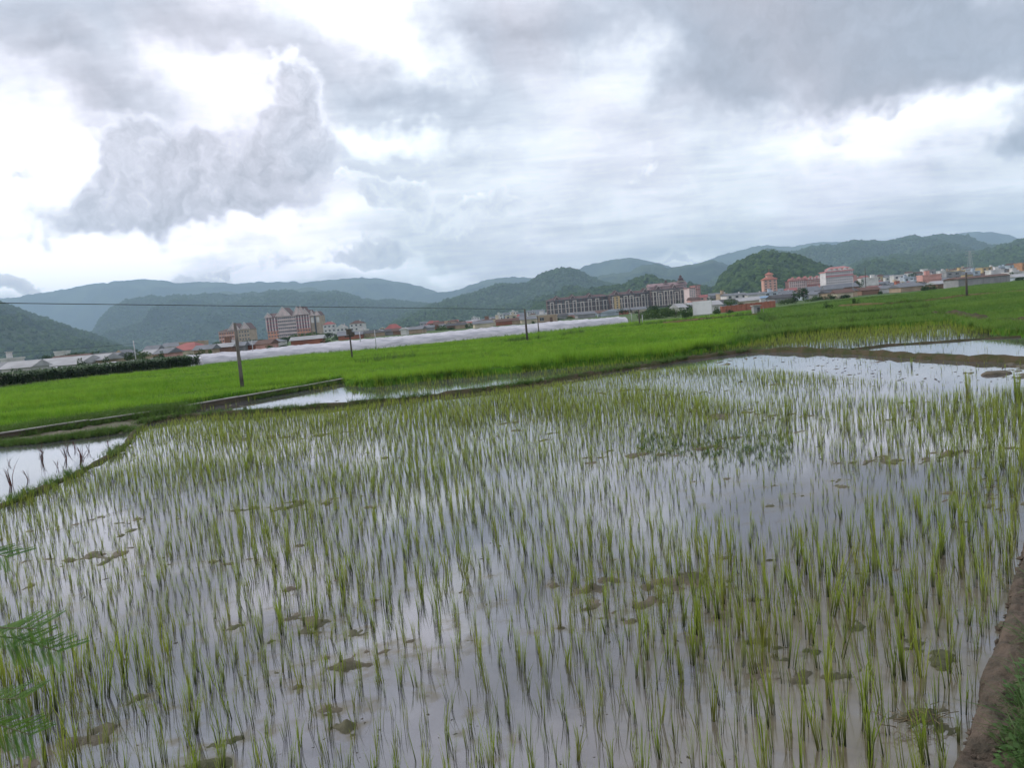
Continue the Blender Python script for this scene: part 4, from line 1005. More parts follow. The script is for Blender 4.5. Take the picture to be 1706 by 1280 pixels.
h(425, 448, 576, 185, 1, 'pink', 'gable', 'brown', 'below the orange gabled building', True); h(322, 350, 580, 175, 1, 'tan', 'gable', 'grey', 'right of the red-roofed house', True)
h(484, 535, 562, 205, 1, 'brick', 'gable', 'pale', 'below the big gabled hotel', True, rh=1.0)
# between the hotel and the red roofed house
h(540, 560, 536, 640, 3, 'white', 'hip', 'red', 'right beside the big gabled hotel'); h(561, 580, 540, 600, 2, 'white', 'gfront', 'red', 'right beside the big gabled hotel')
h(583, 606, 534, 620, 3, 'white', 'hip', 'brown', 'right of the big gabled hotel'); h(596, 612, 549, 400, 2, 'white', 'flat', '', 'behind the pole with the box'); h(562, 584, 552, 380, 2, 'tan', 'gable', 'grey', 'left of the pole with the box')
h(610, 636, 554, 330, 1, 'grey', 'gable', 'grey', 'right of the pole with the box', True)
pl = 'behind the plastic tunnels'
h(641, 670, 540, 360, 2, 'cream', 'hip', 'red', pl, rh=2.4); h(654, 668, 552, 290, 1, 'brown', 'gable', 'brown', pl, True); h(667, 677, 553, 262, 1, 'white', 'gfront', 'pale', pl, True); h(677, 691, 551, 280, 1, 'pink', 'gable', 'red', pl)
h(688, 705, 547, 330, 1, 'pink', 'gable', 'red', pl); h(704, 722, 544, 360, 1, 'grey', 'gable', 'grey', pl, True); h(720, 733, 537, 520, 2, 'pale blue', 'gable', 'grey', pl); h(732, 752, 540, 420, 1, 'white', 'gable', 'grey', pl)
h(744, 760, 543, 330, 1, 'brown', 'gable', 'dark', pl, True); h(771, 784, 535, 440, 2, 'pink', 'hip', 'grey', pl); h(783, 800, 536, 430, 1, 'grey', 'gable', 'grey', pl); h(758, 774, 545, 320, 1, 'tan', 'gable', 'dark', pl, True)
h(804, 826, 532, 400, 2, 'brown', 'flat', '', pl); h(825, 872, 537, 300, 1, 'tan', 'gable', 'brown', pl, True); h(868, 905, 536, 290, 1, 'cream', 'gable', 'grey', pl, True); h(790, 806, 541, 300, 1, 'brick', 'gable', 'dark', pl, True)
h(880, 911, 524, 420, 2, 'white', 'flat', '', 'left of the brown apartments'); h(848, 868, 530, 420, 1, 'pink', 'gable', 'brown', 'left of the brown apartments'); h(868, 884, 527, 460, 2, 'pink', 'gable', 'grey', 'left of the brown apartments')
pl = 'under the rounded hill'
for x0, x1, y, D, st, wl, rf, rc in ((800, 812, 531, 640, 1, 'pale blue', 'gable', 'grey'), (812, 825, 528, 700, 2, 'white', 'gable', 'grey'), (826, 838, 524, 760, 3, 'white', 'flat', ''), (838, 850, 521, 820, 3, 'pale blue', 'gable', 'grey'), (851, 864, 519, 860, 3, 'white', 'flat', ''),
                              (864, 878, 521, 780, 3, 'grey', 'gable', 'grey'), (879, 892, 517, 880, 4, 'white', 'gable', 'grey'), (893, 908, 516, 860, 4, 'pale blue', 'gable', 'grey'), (786, 799, 529, 900, 3, 'white', 'flat', ''), (700, 712, 536, 900, 2, 'grey', 'gable', 'grey'), (752, 764, 533, 840, 2, 'white', 'gable', 'red')):
    h(x0, x1, y, D, st, wl, rf, rc, pl)
# right of the apartments
h(1148, 1173, 503.5, 330, 1, 'grey', 'gable', 'pale', 'behind the billboard', True); h(1184, 1202, 509, 175, 1, 'white', 'gable', 'pale', 'left of the brick wall', True); h(1132, 1143, 516.5, 190, 1, 'white', 'gable', 'pale', 'left of the billboard', True)
pl = 'above the brick wall'
h(1166, 1184, 491, 600, 2, 'pink', 'gable', 'red', 'right of the brown apartments'); h(1183, 1201, 488, 560, 2, 'grey', 'gable', 'grey', 'right of the brown apartments'); h(1150, 1168, 495, 520, 1, 'pink', 'gable', 'brown', 'right of the brown apartments'); h(1200, 1212, 489, 400, 2, 'tan', 'flat', '', pl)
h(1210, 1246, 488, 390, 2, 'white', 'gable', 'grey', pl, rh=1); h(1246, 1276, 487, 380, 2, 'white', 'gable', 'grey', pl, rh=1.1); h(1274, 1296, 486, 400, 2, 'pale blue', 'flat', '', pl); h(1266, 1291, 496, 260, 1, 'white', 'gable', 'blue', pl, rh=.7)
h(1291, 1312, 491, 330, 1, 'grey', 'gable', 'grey', pl); h(1226, 1264, 497, 250, 1, 'cream', 'gable', 'pale', pl, True); h(1296, 1322, 484, 470, 1, 'white', 'gable', 'grey', 'left of the round dark tree'); h(1310, 1328, 480, 560, 2, 'pink', 'gable', 'red', 'left of the round dark tree')
h(1290, 1326, 498, 240, 1, 'grey', 'gable', 'dark', 'left of the round dark tree', True); h(1345, 1365, 488, 270, 1, 'cream', 'gable', 'grey', 'right of the round dark tree'); h(1364, 1380, 483, 300, 1, 'tan', 'gable', 'dark', 'right of the round dark tree')
pl = 'below the white hotel'
h(1376, 1404, 474, 330, 2, 'grey', 'gable', 'grey', pl); h(1404, 1432, 471, 340, 2, 'brown', 'gable', 'grey', pl); h(1378, 1428, 483, 232, 1, 'tan', 'gable', 'dark', pl, True, rh=.8); h(1346, 1376, 477, 420, 2, 'pink', 'gable', 'grey', pl); h(1395, 1420, 487, 215, 1, 'cream', 'gable', 'brown', pl, True)
h(1422, 1437, 462, 520, 2, 'pink', 'flat', '', 'right of the white hotel'); h(1436, 1463, 463, 430, 4, 'white', 'flat', '', 'right of the white hotel')
pl = 'in the right village'
h(1462, 1480, 469, 470, 2, 'pale blue', 'gable', 'grey', pl); h(1462, 1500, 478, 255, 1, 'white', 'gable', 'grey', pl, True, rh=1.1); h(1480, 1502, 470, 430, 1, 'grey', 'gable', 'grey', pl); h(1490, 1508, 458, 520, 3, 'white', 'flat', '', pl); h(1507, 1523, 461, 500, 2, 'pale blue', 'flat', '', pl)
h(1500, 1537, 474, 300, 1, 'grey', 'gable', 'blue', pl); h(1523, 1541, 465, 420, 1, 'pale blue', 'flat', '', pl); h(1499, 1540, 481, 240, 1, 'tan', 'gable', 'grey', pl, True); h(1462, 1476, 457, 700, 3, 'yellow', 'hip', 'brown', pl); h(1476, 1491, 458, 680, 3, 'white', 'gable', 'grey', pl)
h(1538, 1568, 457, 340, 3, 'pink', 'flat', '', pl); h(1560, 1596, 470, 250, 1, 'brown', 'gable', 'pale', pl, True, rh=1.1); h(1436, 1464, 480, 250, 1, 'brown', 'gable', 'brown', pl, True)
pl = 'near the right pole'
h(1578, 1600, 452, 420, 3, 'grey', 'flat', '', pl); h(1566, 1590, 463, 350, 2, 'pale blue', 'gable', 'grey', pl); h(1597, 1609, 450, 460, 3, 'yellow', 'flat', '', pl); h(1609, 1622, 452, 450, 3, 'yellow', 'gable', 'grey', pl); h(1620, 1634, 451, 470, 3, 'pale blue', 'flat', '', pl)
h(1585, 1640, 464, 280, 1, 'pale blue', 'gable', 'grey', pl, True, rh=.9)
pl = 'at the right edge'
h(1636, 1654, 445, 520, 4, 'yellow', 'flat', '', pl); h(1652, 1673, 449, 430, 3, 'white', 'flat', '', pl); h(1628, 1662, 458, 320, 2, 'pink', 'gable', 'red', pl); h(1684, 1712, 452, 330, 2, 'white', 'flat', '', pl); h(1702, 1722, 437, 460, 4, 'orange', 'flat', '', pl); h(1664, 1690, 455, 420, 2, 'tan', 'gable', 'grey', pl)
h(1690, 1740, 458, 250, 1, 'pale blue', 'gable', 'pale', pl, True); h(1725, 1760, 452, 300, 2, 'white', 'flat', '', pl)
rr = random.Random(12)
for (xa, xb, top, nn, pl) in ((1432, 1530, 457, 9, 'above the village centre'), (1530, 1625, 447, 11, 'above the right pole'), (1625, 1700, 441, 7, 'on the right slope'), (1180, 1320, 486, 8, 'under the steep hill')):
    for i in range(nn):
        x = xa + (xb - xa) * (i + rr.random() * .6) / nn; w = rr.uniform(8, 13); D = rr.uniform(620, 980)
        y = top + rr.uniform(-3, 5) - .0875 * (x - (xa + xb) / 2)
        h(x, x + w, y, D, 3, rr.choice(['white', 'white', 'grey', 'pale blue', 'tan', 'cream']), rr.choice(['flat', 'gable', 'gable', 'hip']), rr.choice(['grey', 'grey', 'brown', 'red']), pl)
EXT = [(1432, 1500, 26, 'beside the white block', 250, 560, -9, 4), (1500, 1585, 30, 'in the right village', 250, 600, -11, 3), (1585, 1706, 34, 'below the right slope', 260, 620, -12, 2),
       (700, 905, 30, 'behind the plastic tunnels', 270, 520, -7, 5), (1170, 1375, 30, 'above the brick wall', 240, 520, -7, 6), (922, 1060, 9, 'below the brown apartments', 280, 420, -1, 7), (262, 440, 9, 'near the front pole', 210, 380, -2, 6), (560, 700, 12, 'left of the tunnel village', 260, 460, -4, 6)]
for (xa, xb, nn, pl, d0, d1, ya, yb) in EXT:
    for i in range(nn):
        x = xa + (xb - xa) * (i + rr.random() * .8) / nn; D = rr.uniform(d0, d1); w = rr.uniform(5.5, 11) * 1240 / D * .8; t_ = (D - d0) / (d1 - d0)
        y = hz(x) + yb + (ya - yb) * t_ + rr.uniform(-2, 2); st = 1 if t_ < .4 else rr.choice([1, 2, 2, 3]); sh_ = st == 1 and rr.random() < .4
        h(x, x + w, y, D, st, rr.choice(['white', 'grey', 'grey', 'tan', 'pale blue', 'brown', 'pink', 'brick', 'cream']), rr.choice(['flat', 'gable', 'gable', 'gable', 'hip', 'gfront'] if not sh_ else ['gable']), rr.choice(['grey', 'grey', 'dark', 'brown', 'red', 'pale']), pl, sh_)
build_houses()

# long grey yard wall, brick wall, hut, billboard
o, w = base_frame(1597, 1682, 225); e = empty('warehouse', o, -.02); tag(e, 'long low grey walled warehouse with dark roof edge near the right pole', 'warehouse')
MB().box(-w / 2, w / 2, 0, 8, 0, 2.5).build('wall', WALLS['grey'], e); MB().gable(-w / 2 - .4, w / 2 + .4, -.5, 8.5, 2.503, 3.1, 'x').build('roof', ROOFS['brown'], e)
for k in range(9): MB().box(-w / 2 + w * (k + .5) / 9 - .25, -w / 2 + w * (k + .5) / 9 + .25, -.12, -.002, 0, 2.42).build('pier', WALLS['grey'], e)

def brick_wall():
    a = P(1201, hz(1201), 150); b = P(1291, hz(1291), 158); o = Vector((a.x, a.y, 0)); L = (b - a).length; e = empty('brick_wall', o, math.atan2(b.y - a.y, b.x - a.x)); tag(e, 'long red brick wall between the billboard and the village', 'wall')
    mt = material('brick_courses', (.36, .14, .09), (.26, .10, .07), scale=1.2, rough=.9, coord='obj'); n = 11
    for k in range(n):
        x0, x1 = L * k / n, L * (k + 1) / n; mb = MB()
        mb.box(x0 + .3, x1 - .003, 0, .24, 0, 1.15 + k * .02)
        mb.build('wall_panel', mt, e); MB().box(x0 - .02, x0 + .297, -.07, .31, 0, 1.26 + k * .02).build('pier', mt, e)
        MB().box(x0 + .3, x1 - .03, -.06, .30, 1.153 + k * .02, 1.22 + k * .02).build('coping', mt, e)
brick_wall()

def billboard():
    c = P(1170.5, 517, 107); e = empty('billboard', (c.x, 107, 0), .05); tag(e, 'blank white billboard on posts standing in the green field', 'billboard')
    bw = pm('board_white', (.78, .76, .78), rough=.6)
    MB().box(-1.32, 1.32, -.03, .03, .75, 2.65).build('board', bw, e)
    f = MB(); f.box(-1.38, 1.38, .033, .10, .70, .78).box(-1.38, 1.38, .033, .10, 2.60, 2.68).box(-1.38, -1.32, -.04, .10, .783, 2.597).box(1.32, 1.38, -.04, .10, .783, 2.597); f.build('frame', FRAME, e)
    for x in (-.62, 1.0): MB().tube([(x, .16, 0), (x, .16, 2.5)], .045, 8).build('post', CONC, e); MB().tube([(x, .18, 1.8), (x, 1.2, 0)], .03, 6).build('brace', CONC, e)
billboard()
def hut():
    x, y = G(1262, 527); e = empty('pump_hut', (x, y, 0)); tag(e, 'tiny concrete pump hut with dark doorway at the end of the red earth strip', 'hut')
    MB().box(-.42, .42, 0, 1, 0, 1.35).build('wall', WALLS['grey'], e); MB().box(-.56, .56, -.15, 1.15, 1.353, 1.5).build('roof', CONC, e); MB().box(.02, .36, -.03, .0, 0, 1.15).build('door', ROOFS['dark'], e)
    MB().tube([(.9, .2, 0), (.9, .2, 1.2)], .03, 6).build('pipe', CONC, e)
hut()

# ------------------------------------------------------------------ landmark buildings
RED = pm('dark_red_panel', (.30, .06, .08)); ORG = pm('orange_panel', (.62, .27, .16)); PINKW = pm('pale_pink_wall', (.70, .55, .54)); DK = pm('brown_roof_tiles', (.16, .10, .09))
def gable_front(mb, cx, y0, y1, w, z0, z1, m=0, mf=1):
    mb.gable(cx - w / 2, cx + w / 2, y0, y1, z0, z1, 'y', m, mf)
def white_rake(e, cx, y, w, z0, z1, t=.5):
    mb = MB()
    for s in (-1, 1):
        a = Vector((cx + s * (w / 2 + .4), y, z0 - .2)); b = Vector((cx, y, z1 + .6)); dz = Vector((0, 0, t)); k = len(mb.v)
        mb.v += [tuple(a), tuple(b), tuple(b + dz), tuple(a + dz)] + [tuple(v + Vector((0, .35, 0))) for v in (a, b, b + dz, a + dz)]
        for f in ((0, 1, 2, 3), (4, 7, 6, 5), (0, 4, 5, 1), (3, 2, 6, 7), (0, 3, 7, 4), (1, 5, 6, 2)): mb.f.append(tuple(k + q for q in f)); mb.m.append(0)
    mb.build('gable_trim', TRIM, e)

def hotel():
    D = 700.; o, w = base_frame(446, 520, D); e = empty('gabled_hotel', o, -.10); tag(e, 'large pink and red hotel with steep white-edged gables under the long hill', 'hotel')
    Ht = ztop(470, 528, D); st = 7; sh = Ht / st; half = w / 2
    cw = w * .42; c0, c1 = -half + w * .27, -half + w * .27 + cw
    MB().box(-half, half, 0, 16, 0, Ht).build('wall', WALLS['pink'], e)
    mb = MB(); mb.box(c0, c1, -1.2, -.003, 0, Ht + .3)
    for s in range(st): mb.box(c0 - .1, c1 + .1, -1.9, -1.203, s * sh - .05, s * sh + .9)
    mb.build('centre_wall', PINKW, e)
    for s in range(st):
        for b in range(9): link('window', window_mesh(1.5, 1.5), e, (c0 + cw * (b + .5) / 9, -1.2, s * sh + 1.15))
    for (a0, a1, nb) in ((-half, c0, 4), (c1, half, 5)):
        mb = MB(); mb.box(a0 + .05, a1 - .05, -.25, -.003, 0, sh * 3 - .02); mb.build('orange_panel', ORG, e)
        for b in range(nb + 1):
            x = a0 + (a1 - a0) * b / nb; MB().box(x - .45, x + .45, -1.0, -.003, sh * 3, Ht).build('pier', PINKW, e)
        for b in range(nb):
            cx = a0 + (a1 - a0) * (b + .5) / nb; MB().box(cx - (a1 - a0) / nb / 2 + .5, cx + (a1 - a0) / nb / 2 - .5, -.4, -.004, sh * 3 + .01, Ht - .4).build('red_panel', RED, e)
            for s in range(st): link('window', window_mesh(1.6, 1.3), e, (cx, -.42 if s > 2 else -.26, s * sh + 1.0))
    mb = MB(); mb.gable(-half - 1, half + 1, -1.5, 17, Ht + .305, Ht + 4.2, 'x', 0, 0); mb.build('roof', DK, e)
    for (cx, ww, zz, yy) in ((-half + 3, 7, 4.6, -2.2), ((c0 + c1) / 2 - w * .05, 14, 9.0, -3.2), (c1 + w * .06, 8, 8.5, -2.6), (half - w * .16, 8, 8.6, -2.8), (half - 3, 7, 5.2, -2.4)):
        m2 = MB(); gable_front(m2, cx, yy, 14, ww, Ht + .31, Ht + zz - .5, 0, 1); m2.build('gable_roof', [DK, PINKW], e); white_rake(e, cx, yy - .4, ww, Ht + .3, Ht + zz - .5, .6)
    # lower beige end block
    b0 = half + .3; b1 = half + 9.5; h2 = Ht - 1.5
    MB().box(b0, b1, 1, 15, 0, h2).build('side_wall', WALLS['tan'], e); MB().box(b0 + 3.8, b0 + 5.2, .4, .997, 0, h2 - .2).build('stair_glazing', GLASS, e)
    for zz in (h2 - 6.5,):
        for xx in (b0 + 1.9, b1 - 2.0): MB().box(xx - 1.3, xx + 1.3, .7, .996, zz, zz + 5).build('pale_panel', TRIM, e)
    for xx in (b0 + 2, b1 - 2.2):
        m2 = MB(); gable_front(m2, xx, 0, 13, 5.4, h2 + .003, h2 + 4, 0, 1); m2.build('gable_roof', [DK, PINKW], e); white_rake(e, xx, -.4, 5.4, h2, h2 + 4, .45)
hotel()

def orange_hall():
    D = 620.; o, w = base_frame(365, 420, D); e = empty('gabled_hall', o, -.12); tag(e, 'smaller orange banded building with white pointed gables behind the front pole', 'hotel')
    Ht = ztop(392, 551, D); st = 4; sh = Ht / st; half = w / 2; split = w * .06
    MB().box(-half, split, 0, 12, 0, Ht).build('wall', ORG, e); MB().box(split + .01, half, -1.5, 12, 0, Ht + .4).build('side_wall', WALLS['tan'], e)
    for s in range(st):
        MB().box(-half - .1, split - .1, -.5, -.003, s * sh + sh * .82, s * sh + sh).build('floor_band', PINKW, e)
        for b in range(7): link('window', window_mesh(1.2, 1.2), e, (-half + (split + half) * (b + .5) / 7, 0, s * sh + sh * .25))
        for b in range(5): link('window', window_mesh(1.2, 1.4), e, (split + (half - split) * (b + .5) / 5, -1.5, s * sh + sh * .25))
    MB().hip(-half - .8, split, -.9, 12.8, Ht + .003, Ht + 2.2).build('roof', ROOFS['brown'], e)
    for cx, ww, zz in ((split - 1, 10, 6.2), (half - 3.5, 8, 5.6)):
        for q, sc2 in enumerate((1, .62)):
            m2 = MB(); gable_front(m2, cx, -1.8 - q * .6, 11, ww * sc2, Ht + .41 + q * .2, Ht + zz * (.62 if q else 1), 0, 1); m2.build('gable_roof', [DK, PINKW], e); white_rake(e, cx, -2.2 - q * .6, ww * sc2, Ht + .4, Ht + zz * (.62 if q else 1), .45)
orange_hall()

BRN = pm('maroon_brown_wall', (.115, .062, .052)); BRN2 = pm('maroon_roof', (.12, .06, .055)); PIER = pm('pale_pier', (.66, .57, .51)); SLAB = pm('balcony_slab', (.36, .30, .27)); YEL = pm('yellow_bay', (.58, .40, .18)); MAUVE = pm('mauve_wall', (.40, .30, .31))
def pagoda(e, cx, y, z, w):
    for q, (ww, hh) in enumerate(((1, .45), (.68, .42), (.36, .5))):
        zz = z + w * .26 * q
        mb = MB(); i = 0; a = w * ww / 2
        mb.box(cx - a * .72, cx + a * .72, y - a * .72, y + a * .72, zz - w * .02, zz + w * .12); mb.build('turret_wall', BRN if q else PIER, e)
        mb = MB(); mb.hip(cx - a, cx + a, y - a, y + a, zz + w * .123, zz + w * (.12 + hh * .45), .5); mb.build('turret_roof', BRN2, e)
def complex_(x0, x1, yt, D, yaw, label, framed, peaks, yellow=None, st=7):
    o, w = base_frame(x0, x1, D); e = empty('apartment_building', o, yaw); tag(e, label, 'apartment building'); Ht = ztop((x0 + x1) / 2, yt, D); sh = Ht / st; half = w / 2
    MB().box(-half, half, 0, 14, 0, Ht).build('wall', BRN, e)
    nb = int(w / 3.6)
    for s in range(1, st): MB().box(-half - .2, half + .2, -1.1, -.003, s * sh - .12, s * sh + .12 + (.75 if s % 2 else .0)).build('balcony', SLAB if s % 2 else BRN2, e)
    for s in range(st):
        for b in range(nb): link('window', window_mesh(1.7, 1.7), e, (-half + w * (b + .5) / nb, 0, s * sh + .75))
    fw = 3.2
    for k in range(framed):                                   # tall pale frames, with alternate heights
        cx = -half + w * (k + .6) / framed; lowz = sh * (.8 if k % 3 else 0.2); hiz = Ht - sh * (1.1 if k % 3 != 1 else 1.9)
        mb = MB(); mb.box(cx - fw / 2 - .35, cx - fw / 2 + .35, -1.7, -.004, lowz, hiz).box(cx + fw / 2 - .35, cx + fw / 2 + .35, -1.7, -.004, lowz, hiz).box(cx - fw / 2 - .35, cx + fw / 2 + .35, -1.7, -.004, hiz + .003, hiz + .9)
        mb.build('pale_frame', PIER, e)
    if yellow:
        a, b = (-half + w * yellow[0], -half + w * yellow[1]); MB().box(a, b, -2.0, -.005, 0, Ht - sh * .6).build('yellow_bay', YEL, e)
        for s in range(st - 1): link('window', window_mesh(1.4, 1.5), e, ((a + b) / 2, -2.0, s * sh + .8))
    MB().hip(-half - 1.2, half + 1.2, -2.2, 15.5, Ht + .003, Ht + 2.3, .1).build('roof', BRN2, e)
    mb = MB(); mb.box(-half - 1.3, half + 1.3, -2.35, -2.2, Ht - .35, Ht + .1); mb.build('eave_board', MAUVE, e)
    for f in peaks:
        cx = -half + w * f
        m2 = MB(); m2.hip(cx - 5.2, cx + 5.2, -2.6, 9, Ht + .3, Ht + 3.4, .3); m2.build('raised_roof', BRN2, e)
        m2 = MB(); gable_front(m2, cx, -3.0, 6, 4.2, Ht + .4, Ht + 3.1); m2.build('gable_roof', [BRN2, BRN], e); white_rake(e, cx, -3.3, 4.2, Ht + .3, Ht + 2.9, .22)
        m2 = MB(); m2.hip(cx - 2.2, cx + 2.2, 1, 7, Ht + 2.9, Ht + 4.6, .4); m2.build('roof_cap', BRN2, e)
complex_(913, 1014, 497, 760, .03, 'dark brown apartment building with pale vertical frames, left of the pair', 8, (.16, .42, .70))
complex_(1018, 1086, 489, 745, .05, 'long brown apartment building with yellow bay in the middle of the complex', 7, (.14, .5, .85), (.08, .22))
complex_(1086, 1141, 481, 735, .05, 'tall brown apartment building with pale frames at the right of the complex', 6, (.2, .7), st=8)
def upper():
    D = 775.; o, w = base_frame(1084, 1146, D); e = empty('apartment_building', o, .05); tag(e, 'mauve topped apartment building with a red pagoda turret rising behind the complex', 'apartment building'); Ht = ztop(1115, 476, D); half = w / 2
    MB().box(-half, half, 0, 12, 0, Ht).build('wall', MAUVE, e)
    for b in range(12):
        for s in (1, 2): link('window', window_mesh(1.5, 1.4), e, (-half + w * (b + .5) / 12, 0, Ht - s * 3))
    MB().gable(-half - 1, half + 1, -1.3, 13, Ht + .003, Ht + 3.4, 'x').build('roof', pm('mauve_roof', (.33, .22, .22)), e)
    pagoda(e, half - 5, 3, Ht + 3.0, 8.5); pagoda(e, -half + 18, 3, Ht + 2.6, 4.5)
upper()
def slab_tower(x0, x1, y, D, yaw, wall, roof, label, st, nb, top=None, pier=None, cat='tower block', peak=0, deep=14):
    o, w = base_frame(x0, x1, D); e = empty('tower_block', o, yaw); tag(e, label, cat); Ht = ztop((x0 + x1) / 2, y, D); half = w / 2; sh = Ht / st
    MB().box(-half, half, 0, deep, 0, Ht).build('wall', wall, e)
    for s in range(st):
        for b in range(nb): link('window', window_mesh(min(1.6, w / nb * .45), min(1.3, sh * .42)), e, (-half + w * (b + .5) / nb, 0, s * sh + sh * .3))
        if s: MB().box(-half - .1, half + .1, -.16, -.003, s * sh - .15, s * sh + .15).build('floor_band', pier or wall, e)
    if pier:
        for b in range(nb + 1): MB().box(-half + (w - .8) * b / nb, -half + (w - .8) * b / nb + .8, -.5, -.17, 0, Ht).build('pier', pier, e)
    if top: MB().box(-half - .2, half + .2, -.62, -.52, Ht - sh * 2, Ht - sh * 1.55).build('top_band', top, e)
    MB().box(-half - .6, half + .6, -.9, deep + .6, Ht + .003, Ht + .6).build('cornice', top or roof, e)
    if peak == 1:
        MB().hip(-half - .8, half + .8, -1, deep + .8, Ht + .603, Ht + 4.0, .45).build('roof', roof, e)
        MB().box(-half * .45, half * .45, 2, deep * .6, Ht + 1.0, Ht + 5).build('turret_wall', wall, e); MB().hip(-half * .65, half * .65, 1, deep * .7, Ht + 5.003, Ht + 7.4, .5).build('turret_roof', roof, e)
        MB().tube([(0, 4, Ht + 7), (0, 4, Ht + 10)], .15, 6).build('finial', roof, e)
    elif peak == 2:
        n = 6
        for k in range(n):
            cx = -half + w * (k + .5) / n; m2 = MB(); gable_front(m2, cx, -1, 8, w / n * .9, Ht + .61, Ht + 2.8 + (k % 2)); m2.build('gable_roof', [roof, wall], e)
    elif peak == 3:
        MB().box(-half * .7, half * .85, 2, deep * .8, Ht + .61, Ht + 2).build('penthouse', wall, e); MB().hip(-half * .78, half * .93, 1, deep * .9, Ht + 2.003, Ht + 3.6, .2).build('roof', roof, e)
        for k in range(5): m2 = MB(); gable_front(m2, -half * .75 + k * half * .38, -.8, 3, 4, Ht + .62, Ht + 2.4); m2.build('dormer', [roof, TRIM], e)
slab_tower(1149, 1160, 480, 700, .1, PINKW, ROOFS['red'], 'slim white and pink residential tower at the right end of the complex', 9, 3, None, PINKW, peak=0)
slab_tower(1159.5, 1168, 476, 712, .1, WALLS['pink'], ROOFS['red'], 'narrow pink residential tower with red cap beside the slim white one', 9, 2, ROOFS['red'], None, peak=0)
slab_tower(1274, 1295, 466, 700, -.2, pm('salmon_wall', (.66, .36, .28)), pm('salmon_roof', (.48, .17, .12)), 'salmon pink tower with red pointed roof in front of the steep wooded hill', 7, 3, None, None, peak=1, deep=16)
slab_tower(1316, 1346, 468, 690, -.12, WALLS['pink'], ROOFS['red'], 'long pink block with small red gables left of the white hotel, left half', 5, 9, None, PINKW, 'apartment block', 2)
slab_tower(1346, 1377, 466, 685, -.12, PINKW, ROOFS['red'], 'long pale pink block with small red gables touching the white hotel', 5, 10, ROOFS['red'], WALLS['pink'], 'apartment block', 2)
slab_tower(1378, 1421, 452, 520, -.12, pm('hotel_white', (.66, .62, .64)), pm('pink_roof', (.42, .20, .19)), 'tall white hotel with rows of dark windows and a pink roof', 9, 12, pm('pink_band', (.62, .22, .24)), None, 'hotel', 3)

# ------------------------------------------------------------------ trees in and around the town
LEAF = material('tree_leaf', (0.02, 0.045, 0.014), (0.055, 0.095, 0.028), scale=.7, rough=.8, spec=.15, translucent=.2, color3=(0.035, 0.07, 0.02), scale3=.15)
LEAF_B = material('bright_tree_leaf', (0.045, 0.085, 0.02), (0.09, 0.15, 0.04), scale=.7, rough=.8, spec=.15, translucent=.25)
BARK = material('bark', (0.09, 0.07, 0.05), (0.05, 0.04, 0.03), scale=4, rough=.95)
def crown_mesh(seed, mt, n=700, flat=.8):
    r = np.random.default_rng(seed); k = 9; C = r.normal(0, .42, (k, 3)); C[:, 2] = np.abs(C[:, 2]) * flat + .1; R = r.uniform(.28, .5, k)
    w = r.integers(0, k, n); d = r.normal(0, 1, (n, 3)); d /= np.linalg.norm(d, axis=1)[:, None]; c = C[w] + d * (R[w] * r.uniform(.65, 1.05, n))[:, None]
    a = r.normal(0, 1, (n, 3)); a /= np.linalg.norm(a, axis=1)[:, None]; b = np.cross(a, r.normal(0, 1, (n, 3))); b /= np.linalg.norm(b, axis=1)[:, None]; s = r.uniform(.05, .11, n)[:, None]
    V = np.stack([c - a * s, c - b * s * .6, c + a * s, c + b * s * .6], 1).reshape(-1, 3); F = np.arange(4 * n).reshape(n, 4)
    me = mesh_np('crown', V, F, [mt], smooth=False); return me
CR = [crown_mesh(i, LEAF) for i in range(5)]; CB = [crown_mesh(20 + i, LEAF_B) for i in range(3)]
tr_ = MB()
def trunk_mesh(seed):
    r = random.Random(seed); mb = MB(); mb.tube([(0, 0, 0), (.02, 0, .35), (r.uniform(-.05, .05), 0, .7)], [.045, .035, .02], 7)
    for k in range(4):
        a = r.random() * 6.28; mb.tube([(0, 0, .35 + .08 * k), (.22 * math.cos(a), .22 * math.sin(a), .62 + .08 * k)], [.018, .008], 5)
    return mb.mesh('trunk', BARK, True)
TK = [trunk_mesh(i) for i in range(3)]
TREES = []
def tree(px, D, ytop, wpx, label, bright=False, group=None):
    o, _ = base_frame(px, px + 1, D); H = max(1.5, ztop(px, ytop, D)); w = wpx * D / 1240; k = len(TREES); TREES.append(1)
    e = empty('tree' if H > 2.6 else 'bush', o, random.random() * 6.28); tag(e, label, 'tree' if H > 2.6 else 'bush', group)
    cr = link('crown', (CB if bright else CR)[k % (3 if bright else 5)], e, (0, 0, H * .28 if H > 2.6 else .1)); hh = H * (.72 if H > 2.6 else 1); cr.scale = (w / 1.75, w / 1.75, hh / 1.25)
    link('trunk', TK[k % 3], e, (0, 0, 0), None, (H * .8, H * .8, H * .75))
